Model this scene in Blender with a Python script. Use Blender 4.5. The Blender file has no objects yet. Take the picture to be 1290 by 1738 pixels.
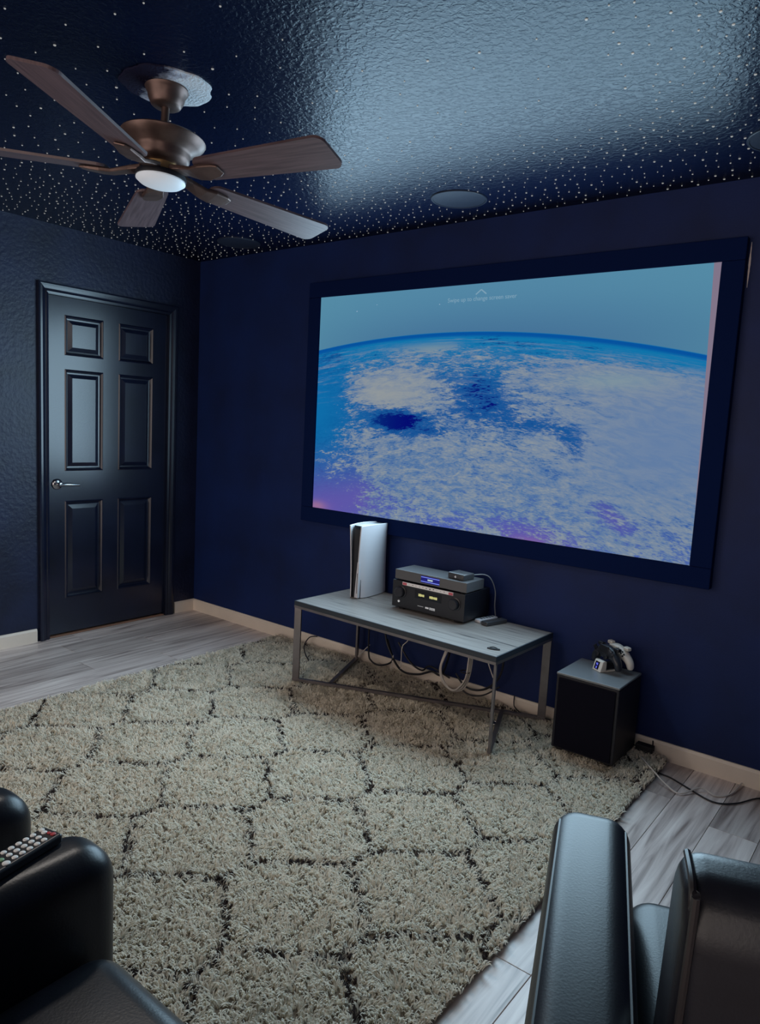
import bpy, bmesh, math, random
import numpy as np
from mathutils import Vector, Matrix

random.seed(7)
rng = np.random.default_rng(11)
SC = bpy.context.scene
COL = SC.collection

# ------------------------------------------------------------------ camera
CAM = Vector((4.15467, -3.19321, 1.40886))
YAW, PITCH, ROLL, FPX = -0.66143, 0.12309, 0.05273, 1215.78
fw = Vector((math.sin(YAW) * math.cos(PITCH), math.cos(YAW) * math.cos(PITCH), -math.sin(PITCH)))
r0 = Vector((math.cos(YAW), -math.sin(YAW), 0))
u0 = r0.cross(fw)
rr = math.cos(ROLL) * r0 + math.sin(ROLL) * u0
uu = -math.sin(ROLL) * r0 + math.cos(ROLL) * u0
cd = bpy.data.cameras.new('camera')
cam = bpy.data.objects.new('camera', cd)
COL.objects.link(cam)
M = Matrix((rr, uu, -fw)).transposed().to_4x4()
M.translation = CAM
cam.matrix_world = M
cd.sensor_fit = 'VERTICAL'
cd.sensor_height = 36.0
cd.lens = FPX / 1738 * 36
cd.clip_start = 0.05
SC.camera = cam

# ------------------------------------------------------------------ world, lights, exposure
world = bpy.data.worlds.new('world')
SC.world = world
world.use_nodes = True
bg = world.node_tree.nodes['Background']
bg.inputs[0].default_value = (1.0, 0.86, 0.78, 1)      # warm fill light added through the open back of the room
bg.inputs[1].default_value = 1.9

SX0, SX1, SZ0, SZ1 = 1.172, 3.363, 0.882, 2.122        # lit picture on the front wall


def area_light(name, loc, rot, sx, sy, power, color):
    l = bpy.data.lights.new(name, 'AREA')
    l.shape = 'RECTANGLE'
    l.size = sx
    l.size_y = sy
    l.energy = power
    l.color = color
    o = bpy.data.objects.new(name, l)
    COL.objects.link(o)
    o.location = loc
    o.rotation_euler = rot
    return o


# lamp added to boost the light the projected picture throws into the room
area_light('screen_glow_boost', ((SX0 + SX1) / 2, -0.055, (SZ0 + SZ1) / 2), (-math.pi / 2, 0, 0),
           SX1 - SX0, SZ1 - SZ0, 60.0, (0.56, 0.82, 1.0))

SC.view_settings.view_transform = 'Standard'
SC.view_settings.look = 'None'
SC.view_settings.exposure = 0.0
SC.view_settings.gamma = 1.0
SC.view_settings.use_curve_mapping = False

H = 2.44
PI = math.pi


# ------------------------------------------------------------------ helpers
def srgb(r, g, b):
    f = lambda c: (c / 12.92 if c <= 0.04045 else ((c + 0.055) / 1.055) ** 2.4)
    return (f(r / 255), f(g / 255), f(b / 255), 1)


def mat(name, color, rough=0.5, metal=0.0, spec=0.5, emit=None, estr=1.0, noise=None, bump=None, coat=0.0, mix=None):
    """noise=(scale, amount) multiplies the colour; bump=(scale, strength, distance)"""
    m = bpy.data.materials.new(name)
    m.use_nodes = True
    nt = m.node_tree
    b = nt.nodes['Principled BSDF']
    c = tuple(color) if len(color) == 4 else tuple(color) + (1,)
    b.inputs['Base Color'].default_value = c
    b.inputs['Roughness'].default_value = rough
    b.inputs['Metallic'].default_value = metal
    b.inputs['Specular IOR Level'].default_value = spec
    b.inputs['Coat Weight'].default_value = coat
    if emit is not None:
        b.inputs['Emission Color'].default_value = emit
        b.inputs['Emission Strength'].default_value = estr
    tc = nt.nodes.new('ShaderNodeTexCoord')
    if noise:
        n = nt.nodes.new('ShaderNodeTexNoise')
        n.inputs['Scale'].default_value = noise[0]
        n.inputs['Detail'].default_value = 4
        nt.links.new(tc.outputs['Object'], n.inputs['Vector'])
        rp = nt.nodes.new('ShaderNodeMapRange')
        rp.inputs[1].default_value = 0.3
        rp.inputs[2].default_value = 0.7
        rp.inputs[3].default_value = 1 - noise[1]
        rp.inputs[4].default_value = 1 + noise[1]
        nt.links.new(n.outputs['Fac'], rp.inputs[0])
        mx = nt.nodes.new('ShaderNodeVectorMath')
        mx.operation = 'SCALE'
        mx.inputs[0].default_value = c[:3]
        nt.links.new(rp.outputs[0], mx.inputs['Scale'])
        nt.links.new(mx.outputs[0], b.inputs['Base Color'])
    if bump:
        n = nt.nodes.new('ShaderNodeTexNoise')
        n.inputs['Scale'].default_value = bump[0]
        n.inputs['Detail'].default_value = 3
        nt.links.new(tc.outputs['Object'], n.inputs['Vector'])
        bp = nt.nodes.new('ShaderNodeBump')
        bp.inputs['Strength'].default_value = bump[1]
        bp.inputs['Distance'].default_value = bump[2]
        nt.links.new(n.outputs['Fac'], bp.inputs['Height'])
        nt.links.new(bp.outputs['Normal'], b.inputs['Normal'])
    return m


def tag(o, label=None, cat=None, group=None, kind=None):
    if label:
        o['label'] = label
    if cat:
        o['category'] = cat
    if group:
        o['group'] = group
    if kind:
        o['kind'] = kind
    return o


def empty(name, loc=(0, 0, 0), rot=(0, 0, 0)):
    o = bpy.data.objects.new(name, None)
    o.empty_display_size = 0.05
    COL.objects.link(o)
    o.location = loc
    o.rotation_euler = rot
    return o


def link(name, me, m=None, parent=None):
    o = bpy.data.objects.new(name, me)
    COL.objects.link(o)
    if m is not None and len(me.materials) == 0:
        me.materials.append(m)
    if parent:
        o.parent = parent
    return o


class MB:
    """collects geometry for one mesh"""

    def __init__(s):
        s.v, s.f = [], []

    def add(s, v, f):
        n = len(s.v)
        s.v += [tuple(p) for p in v]
        s.f += [tuple(i + n for i in q) for q in f]
        return s

    def box(s, x0, x1, y0, y1, z0, z1):
        return s.add([(x0, y0, z0), (x1, y0, z0), (x1, y1, z0), (x0, y1, z0), (x0, y0, z1), (x1, y0, z1), (x1, y1, z1), (x0, y1, z1)],
                     [(0, 3, 2, 1), (4, 5, 6, 7), (0, 1, 5, 4), (1, 2, 6, 5), (2, 3, 7, 6), (3, 0, 4, 7)])

    def cbox(s, c, sx, sy, sz, rz=0.0):
        ca, sa = math.cos(rz), math.sin(rz)
        pts = []
        for z in (-.5, .5):
            for x, y in ((-.5, -.5), (.5, -.5), (.5, .5), (-.5, .5)):
                X, Y = x * sx, y * sy
                pts.append((c[0] + ca * X - sa * Y, c[1] + sa * X + ca * Y, c[2] + z * sz))
        return s.add(pts, [(0, 3, 2, 1), (4, 5, 6, 7), (0, 1, 5, 4), (1, 2, 6, 5), (2, 3, 7, 6), (3, 0, 4, 7)])

    def bar(s, a, b, w, t, up=(0, 0, 1)):
        """flat bar from a to b: width w across, t along up"""
        a, b = Vector(a), Vector(b)
        d = (b - a).normalized()
        upv = Vector(up)
        side = d.cross(upv)
        if side.length < 1e-6:
            side = d.cross(Vector((1, 0, 0)))
        side.normalize()
        upv = side.cross(d).normalized()
        pts = []
        for p in (a, b):
            for x, y in ((-.5, -.5), (.5, -.5), (.5, .5), (-.5, .5)):
                pts.append(p + side * (x * w) + upv * (y * t))
        return s.add(pts, [(0, 1, 2, 3), (7, 6, 5, 4), (0, 4, 5, 1), (1, 5, 6, 2), (2, 6, 7, 3), (3, 7, 4, 0)])

    def prism(s, poly, axis, a, b):
        """extrude 2D polygon along axis ('x': poly=(y,z), 'y': (x,z), 'z': (x,y))"""
        n = len(poly)
        mk = {'x': lambda p, t: (t, p[0], p[1]), 'y': lambda p, t: (p[0], t, p[1]), 'z': lambda p, t: (p[0], p[1], t)}[axis]
        pts = [mk(p, a) for p in poly] + [mk(p, b) for p in poly]
        f = [tuple(range(n))[::-1], tuple(range(n, 2 * n))]
        for i in range(n):
            j = (i + 1) % n
            f.append((i, j, j + n, i + n))
        return s.add(pts, f)

    def lathe(s, prof, n=40, c=(0, 0, 0)):
        """prof list of (r, z), spun round z"""
        pts = []
        for r, z in prof:
            for k in range(n):
                a = 2 * PI * k / n
                pts.append((c[0] + r * math.cos(a), c[1] + r * math.sin(a), c[2] + z))
        f = []
        for i in range(len(prof) - 1):
            for k in range(n):
                k2 = (k + 1) % n
                f.append((i * n + k, i * n + k2, (i + 1) * n + k2, (i + 1) * n + k))
        f.append(tuple(range(n))[::-1])
        L = (len(prof) - 1) * n
        f.append(tuple(range(L, L + n)))
        return s.add(pts, f)

    def tube(s, pts, r, n=8, smooth=6, closed=False):
        P = [Vector(p) for p in pts]
        if smooth > 1 and len(P) > 2:
            Q = []
            m = len(P)
            rngk = m if closed else m - 1
            for i in range(rngk):
                p0 = P[i - 1] if (i > 0 or closed) else P[0]
                p1, p2 = P[i], P[(i + 1) % m]
                p3 = P[(i + 2) % m] if (closed or i + 2 < m) else P[-1]
                for k in range(smooth):
                    t = k / smooth
                    Q.append(0.5 * ((2 * p1) + (p2 - p0) * t + (2 * p0 - 5 * p1 + 4 * p2 - p3) * t * t + (3 * p1 - p0 - 3 * p2 + p3) * t ** 3))
            if not closed:
                Q.append(P[-1])
            P = Q
        m = len(P)
        up = Vector((0, 0, 1))
        vs = []
        for i in range(m):
            a = P[i - 1] if (i > 0 or closed) else P[i]
            b = P[(i + 1) % m] if (i < m - 1 or closed) else P[i]
            d = (b - a).normalized()
            side = d.cross(up)
            if side.length < 1e-3:
                side = d.cross(Vector((0, 1, 0)))
            side.normalize()
            nn = side.cross(d).normalized()
            up = nn if nn.length > 0.5 else up
            for k in range(n):
                an = 2 * PI * k / n
                vs.append(P[i] + side * (math.cos(an) * r) + nn * (math.sin(an) * r))
        f = []
        for i in range(m if closed else m - 1):
            i2 = (i + 1) % m
            for k in range(n):
                k2 = (k + 1) % n
                f.append((i * n + k, i * n + k2, i2 * n + k2, i2 * n + k))
        if not closed:
            f.append(tuple(range(n))[::-1])
            f.append(tuple(range((m - 1) * n, m * n)))
        return s.add(vs, f)

    def grid(s, fn, nu, nv):
        pts = [fn(i / nu, j / nv) for j in range(nv + 1) for i in range(nu + 1)]
        f = [(j * (nu + 1) + i, j * (nu + 1) + i + 1, (j + 1) * (nu + 1) + i + 1, (j + 1) * (nu + 1) + i) for j in range(nv) for i in range(nu)]
        return s.add(pts, f)

    def mesh(s, name, m=None, smooth=False):
        me = bpy.data.meshes.new(name)
        me.from_pydata(s.v, [], s.f)
        me.update()
        bm = bmesh.new()
        bm.from_mesh(me)
        bmesh.ops.recalc_face_normals(bm, faces=bm.faces)
        bm.to_mesh(me)
        bm.free()
        if smooth:
            for p in me.polygons:
                p.use_smooth = True
        if m is not None:
            me.materials.append(m)
        return me

    def build(s, name, m, parent=None, bevel=0, seg=3, smooth=False, subsurf=0, loc=None, rot=None, angle=None):
        o = link(name, s.mesh(name, m, smooth or bevel > 0), None, parent)
        if bevel:
            b = o.modifiers.new('bevel', 'BEVEL')
            b.width = bevel
            b.segments = seg
            b.limit_method = 'ANGLE'
            b.angle_limit = math.radians(angle or 35)
            b.harden_normals = seg < 4
        if subsurf:
            ss = o.modifiers.new('sub', 'SUBSURF')
            ss.levels = subsurf
            ss.render_levels = subsurf
        if smooth and not bevel and not subsurf:
            me = o.data
            me.set_sharp_from_angle(angle=math.radians(40))
        if loc:
            o.location = loc
        if rot:
            o.rotation_euler = rot
        return o


def N(nt, t, **kw):
    n = nt.nodes.new(t)
    for k, v in kw.items():
        setattr(n, k, v)
    return n


# ------------------------------------------------------------------ materials
m_wall = mat('wall_navy', (0.003, 0.015, 0.088), 0.6, spec=0.3, noise=(3, 0.25), bump=(140, 0.25, 0.002))
m_frame_velvet = mat('black_velvet', (0.002, 0.010, 0.060), 0.9, spec=0.1)
m_door = mat('door_black_gloss', (0.006, 0.009, 0.024), 0.25, spec=0.62, noise=(5, 0.3), bump=(30, 0.04, 0.002))
m_base = mat('baseboard_cream', srgb(226, 214, 200), 0.45, noise=(6, 0.05))
m_blacksatin = mat('black_satin_plastic', (0.010, 0.011, 0.016), 0.38)
m_blackmatt = mat('black_matt', (0.008, 0.008, 0.012), 0.7)
m_bronze = mat('fan_bronze', (0.13, 0.085, 0.075), 0.42, metal=0.7, noise=(25, 0.2))
m_gold = mat('fan_brass', (0.55, 0.36, 0.16), 0.35, metal=0.8)
m_chrome = mat('satin_nickel', (0.42, 0.42, 0.44), 0.22, metal=1.0)
m_steel = mat('table_grey_steel', (0.20, 0.18, 0.185), 0.36, metal=0.7, noise=(20, 0.12))
m_white = mat('white_plastic', (0.60, 0.59, 0.62), 0.4)
m_leather = mat('black_leather', (0.008, 0.009, 0.014), 0.36, spec=0.36, noise=(14, 0.3), bump=(220, 0.12, 0.002))
m_piping = mat('leather_piping', (0.02, 0.018, 0.02), 0.4)
m_cable_b = mat('black_cable', (0.008, 0.008, 0.012), 0.5)
m_cable_w = mat('white_cable', (0.62, 0.58, 0.54), 0.5)
m_lens = mat('lamp_glass', (0.75, 0.8, 0.85), 0.4, emit=(0.72, 0.85, 1.0, 1), estr=0.16)


def m_led(name, col, st):
    return mat(name, (0.02, 0.02, 0.02), 0.5, emit=col, estr=st)


def planks_material():
    m = bpy.data.materials.new('laminate_plank')
    m.use_nodes = True
    nt = m.node_tree
    b = nt.nodes['Principled BSDF']
    tc = N(nt, 'ShaderNodeTexCoord')
    oi = N(nt, 'ShaderNodeObjectInfo')
    mp = N(nt, 'ShaderNodeMapping')
    mp.inputs['Scale'].default_value = (26, 1.7, 1)
    off = N(nt, 'ShaderNodeVectorMath', operation='SCALE')
    off.inputs[0].default_value = (37, 91, 0)
    nt.links.new(oi.outputs['Random'], off.inputs['Scale'])
    nt.links.new(off.outputs[0], mp.inputs['Location'])
    nt.links.new(tc.outputs['Object'], mp.inputs['Vector'])
    n1 = N(nt, 'ShaderNodeTexNoise')
    n1.inputs['Scale'].default_value = 1.0
    n1.inputs['Detail'].default_value = 6
    n1.inputs['Distortion'].default_value = 1.2
    nt.links.new(mp.outputs[0], n1.inputs['Vector'])
    rp = N(nt, 'ShaderNodeValToRGB')
    e = rp.color_ramp.elements
    e[0].position, e[0].color = 0.28, srgb(146, 132, 128)
    e[1].position, e[1].color = 0.72, srgb(244, 234, 228)
    k = rp.color_ramp.elements.new(0.48)
    k.color = srgb(212, 199, 194)
    nt.links.new(n1.outputs['Fac'], rp.inputs[0])
    mr = N(nt, 'ShaderNodeMapRange')
    mr.inputs[3].default_value = 0.78
    mr.inputs[4].default_value = 1.12
    nt.links.new(oi.outputs['Random'], mr.inputs[0])
    sc = N(nt, 'ShaderNodeVectorMath', operation='SCALE')
    nt.links.new(rp.outputs[0], sc.inputs[0])
    nt.links.new(mr.outputs[0], sc.inputs['Scale'])
    nt.links.new(sc.outputs[0], b.inputs['Base Color'])
    b.inputs['Roughness'].default_value = 0.34
    bp = N(nt, 'ShaderNodeBump')
    bp.inputs['Strength'].default_value = 0.15
    bp.inputs['Distance'].default_value = 0.002
    nt.links.new(n1.outputs['Fac'], bp.inputs['Height'])
    nt.links.new(bp.outputs[0], b.inputs['Normal'])
    return m


def ceiling_material():
    m = bpy.data.materials.new('ceiling_semi_gloss_navy')
    m.use_nodes = True
    nt = m.node_tree
    b = nt.nodes['Principled BSDF']
    b.inputs['Base Color'].default_value = (0.003, 0.006, 0.022, 1)
    b.inputs['Roughness'].default_value = 0.27
    b.inputs['Specular IOR Level'].default_value = 0.10
    b.inputs['Specular Tint'].default_value = (0.3, 0.72, 1, 1)
    tc = N(nt, 'ShaderNodeTexCoord')
    n = N(nt, 'ShaderNodeTexNoise')
    n.inputs['Scale'].default_value = 62
    n.inputs['Detail'].default_value = 3
    n.inputs['Distortion'].default_value = 0.6
    nt.links.new(tc.outputs['Object'], n.inputs['Vector'])
    rp = N(nt, 'ShaderNodeValToRGB')
    rp.color_ramp.elements[0].position = 0.42
    rp.color_ramp.elements[1].position = 0.62
    nt.links.new(n.outputs['Fac'], rp.inputs[0])
    bp = N(nt, 'ShaderNodeBump')
    bp.inputs['Strength'].default_value = 0.24
    bp.inputs['Distance'].default_value = 0.0032
    nt.links.new(rp.outputs[0], bp.inputs['Height'])
    nt.links.new(bp.outputs[0], b.inputs['Normal'])
    return m


def leftwall_material():
    m = mat('wall_left_navy', (0.008, 0.013, 0.042), 0.46, spec=0.42, noise=(4, 0.35))
    nt = m.node_tree
    b = nt.nodes['Principled BSDF']
    tc = N(nt, 'ShaderNodeTexCoord')
    n = N(nt, 'ShaderNodeTexNoise')
    n.inputs['Scale'].default_value = 42
    n.inputs['Detail'].default_value = 4
    nt.links.new(tc.outputs['Object'], n.inputs['Vector'])
    bp = N(nt, 'ShaderNodeBump')
    bp.inputs['Strength'].default_value = 0.5
    bp.inputs['Distance'].default_value = 0.006
    nt.links.new(n.outputs['Fac'], bp.inputs['Height'])
    nt.links.new(bp.outputs[0], b.inputs['Normal'])
    return m


def tabletop_material():
    m = bpy.data.materials.new('table_dark_wood')
    m.use_nodes = True
    nt = m.node_tree
    b = nt.nodes['Principled BSDF']
    tc = N(nt, 'ShaderNodeTexCoord')
    mp = N(nt, 'ShaderNodeMapping')
    mp.inputs['Scale'].default_value = (2.2, 42, 4)
    nt.links.new(tc.outputs['Object'], mp.inputs['Vector'])
    n1 = N(nt, 'ShaderNodeTexNoise')
    n1.inputs['Scale'].default_value = 1.6
    n1.inputs['Detail'].default_value = 7
    n1.inputs['Distortion'].default_value = 0.8
    nt.links.new(mp.outputs[0], n1.inputs['Vector'])
    rp = N(nt, 'ShaderNodeValToRGB')
    e = rp.color_ramp.elements
    e[0].position, e[0].color = 0.30, (0.03, 0.03, 0.035, 1)
    e[1].position, e[1].color = 0.38, (0.24, 0.215, 0.20, 1)
    k = rp.color_ramp.elements.new(0.75)
    k.color = (0.36, 0.33, 0.305, 1)
    nt.links.new(n1.outputs['Fac'], rp.inputs[0])
    nt.links.new(rp.outputs[0], b.inputs['Base Color'])
    b.inputs['Roughness'].default_value = 0.33
    return m


def blade_material():
    m = bpy.data.materials.new('fan_blade_wood')
    m.use_nodes = True
    nt = m.node_tree
    b = nt.nodes['Principled BSDF']
    tc = N(nt, 'ShaderNodeTexCoord')
    mp = N(nt, 'ShaderNodeMapping')
    mp.inputs['Scale'].default_value = (5, 90, 20)
    nt.links.new(tc.outputs['Object'], mp.inputs['Vector'])
    n1 = N(nt, 'ShaderNodeTexNoise')
    n1.inputs['Scale'].default_value = 1.2
    n1.inputs['Detail'].default_value = 5
    nt.links.new(mp.outputs[0], n1.inputs['Vector'])
    rp = N(nt, 'ShaderNodeValToRGB')
    e = rp.color_ramp.elements
    e[0].position, e[0].color = 0.3, srgb(72, 58, 62)
    e[1].position, e[1].color = 0.75, srgb(104, 86, 90)
    nt.links.new(n1.outputs['Fac'], rp.inputs[0])
    nt.links.new(rp.outputs[0], b.inputs['Base Color'])
    b.inputs['Roughness'].default_value = 0.45
    return m


m_plank = planks_material()
m_ceil = ceiling_material()
m_wall_left = leftwall_material()
m_top = tabletop_material()
m_blade = blade_material()

# ------------------------------------------------------------------ the room
RX, RY = 5.3, -4.6          # right wall, open back

fl = MB().box(-0.12, RX, RY, 0.12, -0.12, -0.009).build('floor', mat('floor_bed', (0.03, 0.026, 0.024), 0.9))
tag(fl, 'grey wood laminate floor of long planks', kind='structure')
PW = 0.165
x, col_i = 0.0, 0
while x < RX - 0.02:
    w = min(PW, RX - x)
    y = 0.0 + random.uniform(0, 0.9)
    while y > RY:
        y1 = min(y, 0.0)
        y0 = max(y - 1.22, RY)
        if y1 - y0 > 0.02:
            L = y1 - y0
            p = MB().box(-w / 2 + .0008, w / 2 - .0008, -L / 2 + .0008, L / 2 - .0008, -0.008, 0.0)
            p.build('plank', m_plank, fl, bevel=0.0012, seg=1, loc=(x + w / 2, (y0 + y1) / 2, 0))
        y -= 1.22
    x += PW
    col_i += 1

wf = MB().box(-0.12, RX + 0.12, 0.0, 0.12, 0, H).build('wall_front', m_wall)
tag(wf, 'dark navy painted front wall behind the screen', kind='structure')
# left wall with the door opening
DY0, DY1, DZ = -1.082, -0.236, 2.062        # rough opening
lw = MB().box(-0.12, 0, RY, DY0, 0, H).box(-0.12, 0, DY1, 0.0, 0, H).box(-0.12, 0, DY0, DY1, DZ, H)
lw = lw.build('wall_left', m_wall_left)
tag(lw, 'dark navy textured left wall with the door', kind='structure')
rw = MB().box(RX, RX + 0.12, RY, 0.0, 0, H).build('wall_right', m_wall)
tag(rw, 'dark navy wall to the right', kind='structure')
ce = MB().box(-0.12, RX + 0.12, RY, 0.12, H, H + 0.12).build('ceiling', m_ceil)
tag(ce, 'dark navy textured ceiling with a star field', kind='structure')

# star points: small raised dots scattered over the ceiling, denser towards the walls
pts = []
cell = {}


def star_gap(x, y):
    d = math.hypot(x - 2.3, y + 2.0)
    t = min(1, max(0, (d - 0.25) / 1.35))
    return 0.098 * (1 - t) + 0.043 * t


tries = 0
while tries < 42000:
    tries += 1
    x, y = random.uniform(0.02, 4.9), random.uniform(-2.9, -0.02)
    if math.hypot(x - 2.068, y + 1.735) < 0.17:
        continue
    if 2.2 < x < 3.3 and y < -0.75 and random.random() < 0.985:
        continue
    g = star_gap(x, y)
    cx, cy = int(x / 0.1), int(y / 0.1)
    ok = True
    for i in (-1, 0, 1):
        for j in (-1, 0, 1):
            for (a, b_) in cell.get((cx + i, cy + j), ()):
                if (a - x) ** 2 + (b_ - y) ** 2 < g * g:
                    ok = False
                    break
    if ok:
        cell.setdefault((cx, cy), []).append((x, y))
        pts.append((x, y))
st = MB()
for (x, y) in pts:
    r = random.choice((0.0026, 0.003, 0.0033, 0.0036, 0.005))
    n = 6
    a0 = random.random()
    v = [(x + r * math.cos(a0 + 2 * PI * k / n), y + r * math.sin(a0 + 2 * PI * k / n), H + 0.001) for k in range(n)]
    v += [(x + .7 * r * math.cos(a0 + 2 * PI * k / n), y + .7 * r * math.sin(a0 + 2 * PI * k / n), H - 0.0022) for k in range(n)]
    st.add(v, [tuple(range(n, 2 * n))] + [(k, (k + 1) % n, (k + 1) % n + n, k + n) for k in range(n)])
so = st.build('star_points', m_led('star_glow', (0.95, 0.95, 0.92, 1), 0.30), ce)
tag(so, 'tiny pale star lights dotted over the dark ceiling', kind='stuff')

# baseboards
BH = 0.08
bf = MB().prism([(0, 0), (-0.014, 0), (-0.014, BH - .012), (-0.008, BH), (0, BH)], 'x', 0.014, RX).build('baseboard_front', m_base)
tag(bf, 'cream baseboard along the front wall', kind='structure')
bl = MB().prism([(0, 0), (0.014, 0), (0.014, BH - .012), (0.008, BH), (0, BH)], 'y', RY, DY0 - 0.066).build('baseboard_left', m_base)
tag(bl, 'white baseboard on the left wall beside the door', kind='structure')
bl2 = MB().prism([(0, 0), (0.014, 0), (0.014, BH - .012), (0.008, BH), (0, BH)], 'y', DY1 + 0.066, 0.0).build('baseboard_corner', m_base)
tag(bl2, 'short cream baseboard between door and corner', kind='structure')

# door
door = empty('door_1', (0, (DY0 + DY1) / 2, 0))
tag(door, 'black six panel door with lever handle', kind='structure')
yc = (DY0 + DY1) / 2


def yy(y):
    return y - yc


# slab with recessed fields
SL0, SL1 = -1.066, -0.252
ZB, ZT = 0.018, 2.046
rows = [(1.712, 1.945), (1.023, 1.630), (0.235, 0.840)]
cols = [(-0.963, -0.713), (-0.608, -0.357)]
slab = MB()
XF = -0.012          # face
ys = [SL0, cols[0][0], cols[0][1], cols[1][0], cols[1][1], SL1]
zs = [ZB, rows[2][0], rows[2][1], rows[1][0], rows[1][1], rows[0][0], rows[0][1], ZT]
for i in range(5):
    for j in range(7):
        if i in (1, 3) and j in (1, 3, 5):
            continue
        slab.box(-0.045, XF, yy(ys[i]), yy(ys[i + 1]), zs[j], zs[j + 1])
so_ = slab.build('door_slab', m_door, door)
for (a, b_) in cols:
    for (z0, z1) in rows:
        p = MB()
        # moulded rim falling to a groove, then a raised centre field
        loops = [(0.0, XF + .000), (0.006, XF + .005), (0.012, XF - .001), (0.018, XF - .012), (0.026, XF - .013), (0.050, XF - .002), (0.054, XF - .002)]
        V, F = [], []
        for (d, x) in loops:
            V += [(x, yy(a + d), z0 + d), (x, yy(b_ - d), z0 + d), (x, yy(b_ - d), z1 - d), (x, yy(a + d), z1 - d)]
        for k in range(len(loops) - 1):
            for q in range(4):
                q2 = (q + 1) % 4
                F.append((k * 4 + q, k * 4 + q2, k * 4 + 4 + q2, k * 4 + 4 + q))
        k = (len(loops) - 1) * 4
        F.append((k, k + 1, k + 2, k + 3))
        p.add(V, F)
        p.build('door_panel', m_door, door)
# casing, profiled
prof = [(0.0, 0.0), (0.0, 0.010), (0.012, 0.014), (0.018, 0.011), (0.026, 0.016), (0.040, 0.021), (0.052, 0.022), (0.060, 0.020), (0.063, 0.0)]


def casing(side):
    m = MB()
    for i in range(len(prof) - 1):
        (d0, h0), (d1, h1) = prof[i], prof[i + 1]
        if side == 'top':
            za0, za1 = DZ - .012 + d0, DZ - .012 + d1
            m.add([(h0, yy(DY0 + .012 - d0), za0), (h0, yy(DY1 - .012 + d0), za0), (h1, yy(DY1 - .012 + d1), za1), (h1, yy(DY0 + .012 - d1), za1)], [(0, 1, 2, 3)])
        else:
            s = -1 if side == 'l' else 1
            e = DY0 + .012 if side == 'l' else DY1 - .012
            m.add([(h0, yy(e + s * d0), 0), (h0, yy(e + s * d0), DZ - .012 + d0), (h1, yy(e + s * d1), DZ - .012 + d1), (h1, yy(e + s * d1), 0)], [(0, 1, 2, 3)])
    return m


for s_ in ('l', 'r', 'top'):
    casing(s_).build('door_casing', m_door, door)
jm = MB().box(-0.12, 0, yy(DY0) + .0, yy(DY0 + .014), 0, DZ).box(-0.12, 0, yy(DY1 - .014), yy(DY1), 0, DZ).box(-0.12, 0, yy(DY0), yy(DY1), DZ - .014, DZ)
jm.build('door_jamb', m_door, door)
MB().box(-0.12, -0.004, yy(DY0 + .014), yy(DY1 - .014), 0.0, 0.006).build('threshold', mat('threshold_wood', srgb(150, 112, 92), 0.5), door)
MB().box(-0.13, -0.115, yy(DY0), yy(DY1), 0.0, DZ).build('door_backing', m_blackmatt, door)
hd = MB()
hd.lathe([(0.033, 0), (0.033, 0.004), (0.030, 0.009), (0.020, 0.013), (0.011, 0.016), (0.011, 0.05), (0.0005, 0.052)], 28)
hd = hd.build('door_handle', m_chrome, door, smooth=True, loc=(XF, yy(-1.012), 0.945), rot=(0, PI / 2, 0))
lv = MB()
lv.tube([(0.0, 0, 0.046), (0.0, 0.03, 0.05), (0.002, 0.07, 0.05), (0.004, 0.118, 0.046)], 0.0085, 10)
lv.build('lever', m_chrome, hd, smooth=True)

# ------------------------------------------------------------------ ceiling speakers
m_grille = mat('speaker_grille_navy', (0.022, 0.028, 0.045), 0.36, spec=0.2, bump=(900, 0.3, 0.001))


def speaker(x, y, label):
    t = empty('ceiling_speaker', (x, y, H))
    tag(t, label, 'speaker', 'round speakers flush with the ceiling')
    MB().lathe([(0.128, 0.001), (0.128, -0.004), (0.126, -0.006), (0.119, -0.006), (0.119, 0.001)], 56).build('trim_ring', m_grille, t, smooth=True)
    MB().lathe([(0.118, 0.0), (0.118, -0.0045), (0.06, -0.0055), (0.002, -0.006)], 48).build('grille', m_grille, t, smooth=True)


speaker(2.282, -0.325, 'round ceiling speaker above the left half of the lit screen')
speaker(0.68, -0.245, 'round ceiling speaker in the dark corner beyond the fan')
speaker(3.615, -0.365, 'round ceiling speaker at the right edge of the photo')

# ------------------------------------------------------------------ ceiling fan
FX, FY = 2.068, -1.735
m_plaster = mat('worn_plaster', (0.62, 0.63, 0.66), 0.8, spec=0.05, bump=(120, 0.9, 0.006))
nt = m_plaster.node_tree
tc = N(nt, 'ShaderNodeTexCoord')
nz = N(nt, 'ShaderNodeTexNoise')
nz.inputs['Scale'].default_value = 26
nz.inputs['Detail'].default_value = 8
nt.links.new(tc.outputs['Object'], nz.inputs['Vector'])
sx = N(nt, 'ShaderNodeSeparateXYZ')
nt.links.new(tc.outputs['Object'], sx.inputs[0])
# darkens one side of the patch, its edge broken by noise
dt = N(nt, 'ShaderNodeVectorMath', operation='DOT_PRODUCT')
dt.inputs[1].default_value = (-1.8, -6.5, 0)
nt.links.new(tc.outputs['Object'], dt.inputs[0])
ad = N(nt, 'ShaderNodeMath', operation='ADD')
nt.links.new(dt.outputs['Value'], ad.inputs[0])
nt.links.new(nz.outputs['Fac'], ad.inputs[1])
rp = N(nt, 'ShaderNodeValToRGB')
rp.color_ramp.elements[0].position, rp.color_ramp.elements[0].color = 0.40, (0.60, 0.62, 0.66, 1)
rp.color_ramp.elements[1].position, rp.color_ramp.elements[1].color = 0.86, (0.012, 0.012, 0.03, 1)
k_ = rp.color_ramp.elements.new(0.52)
k_.color = (0.42, 0.43, 0.5, 1)
nt.links.new(ad.outputs[0], rp.inputs[0])
nt.links.new(rp.outputs[0], nt.nodes['Principled BSDF'].inputs['Base Color'])
med = MB()
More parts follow.
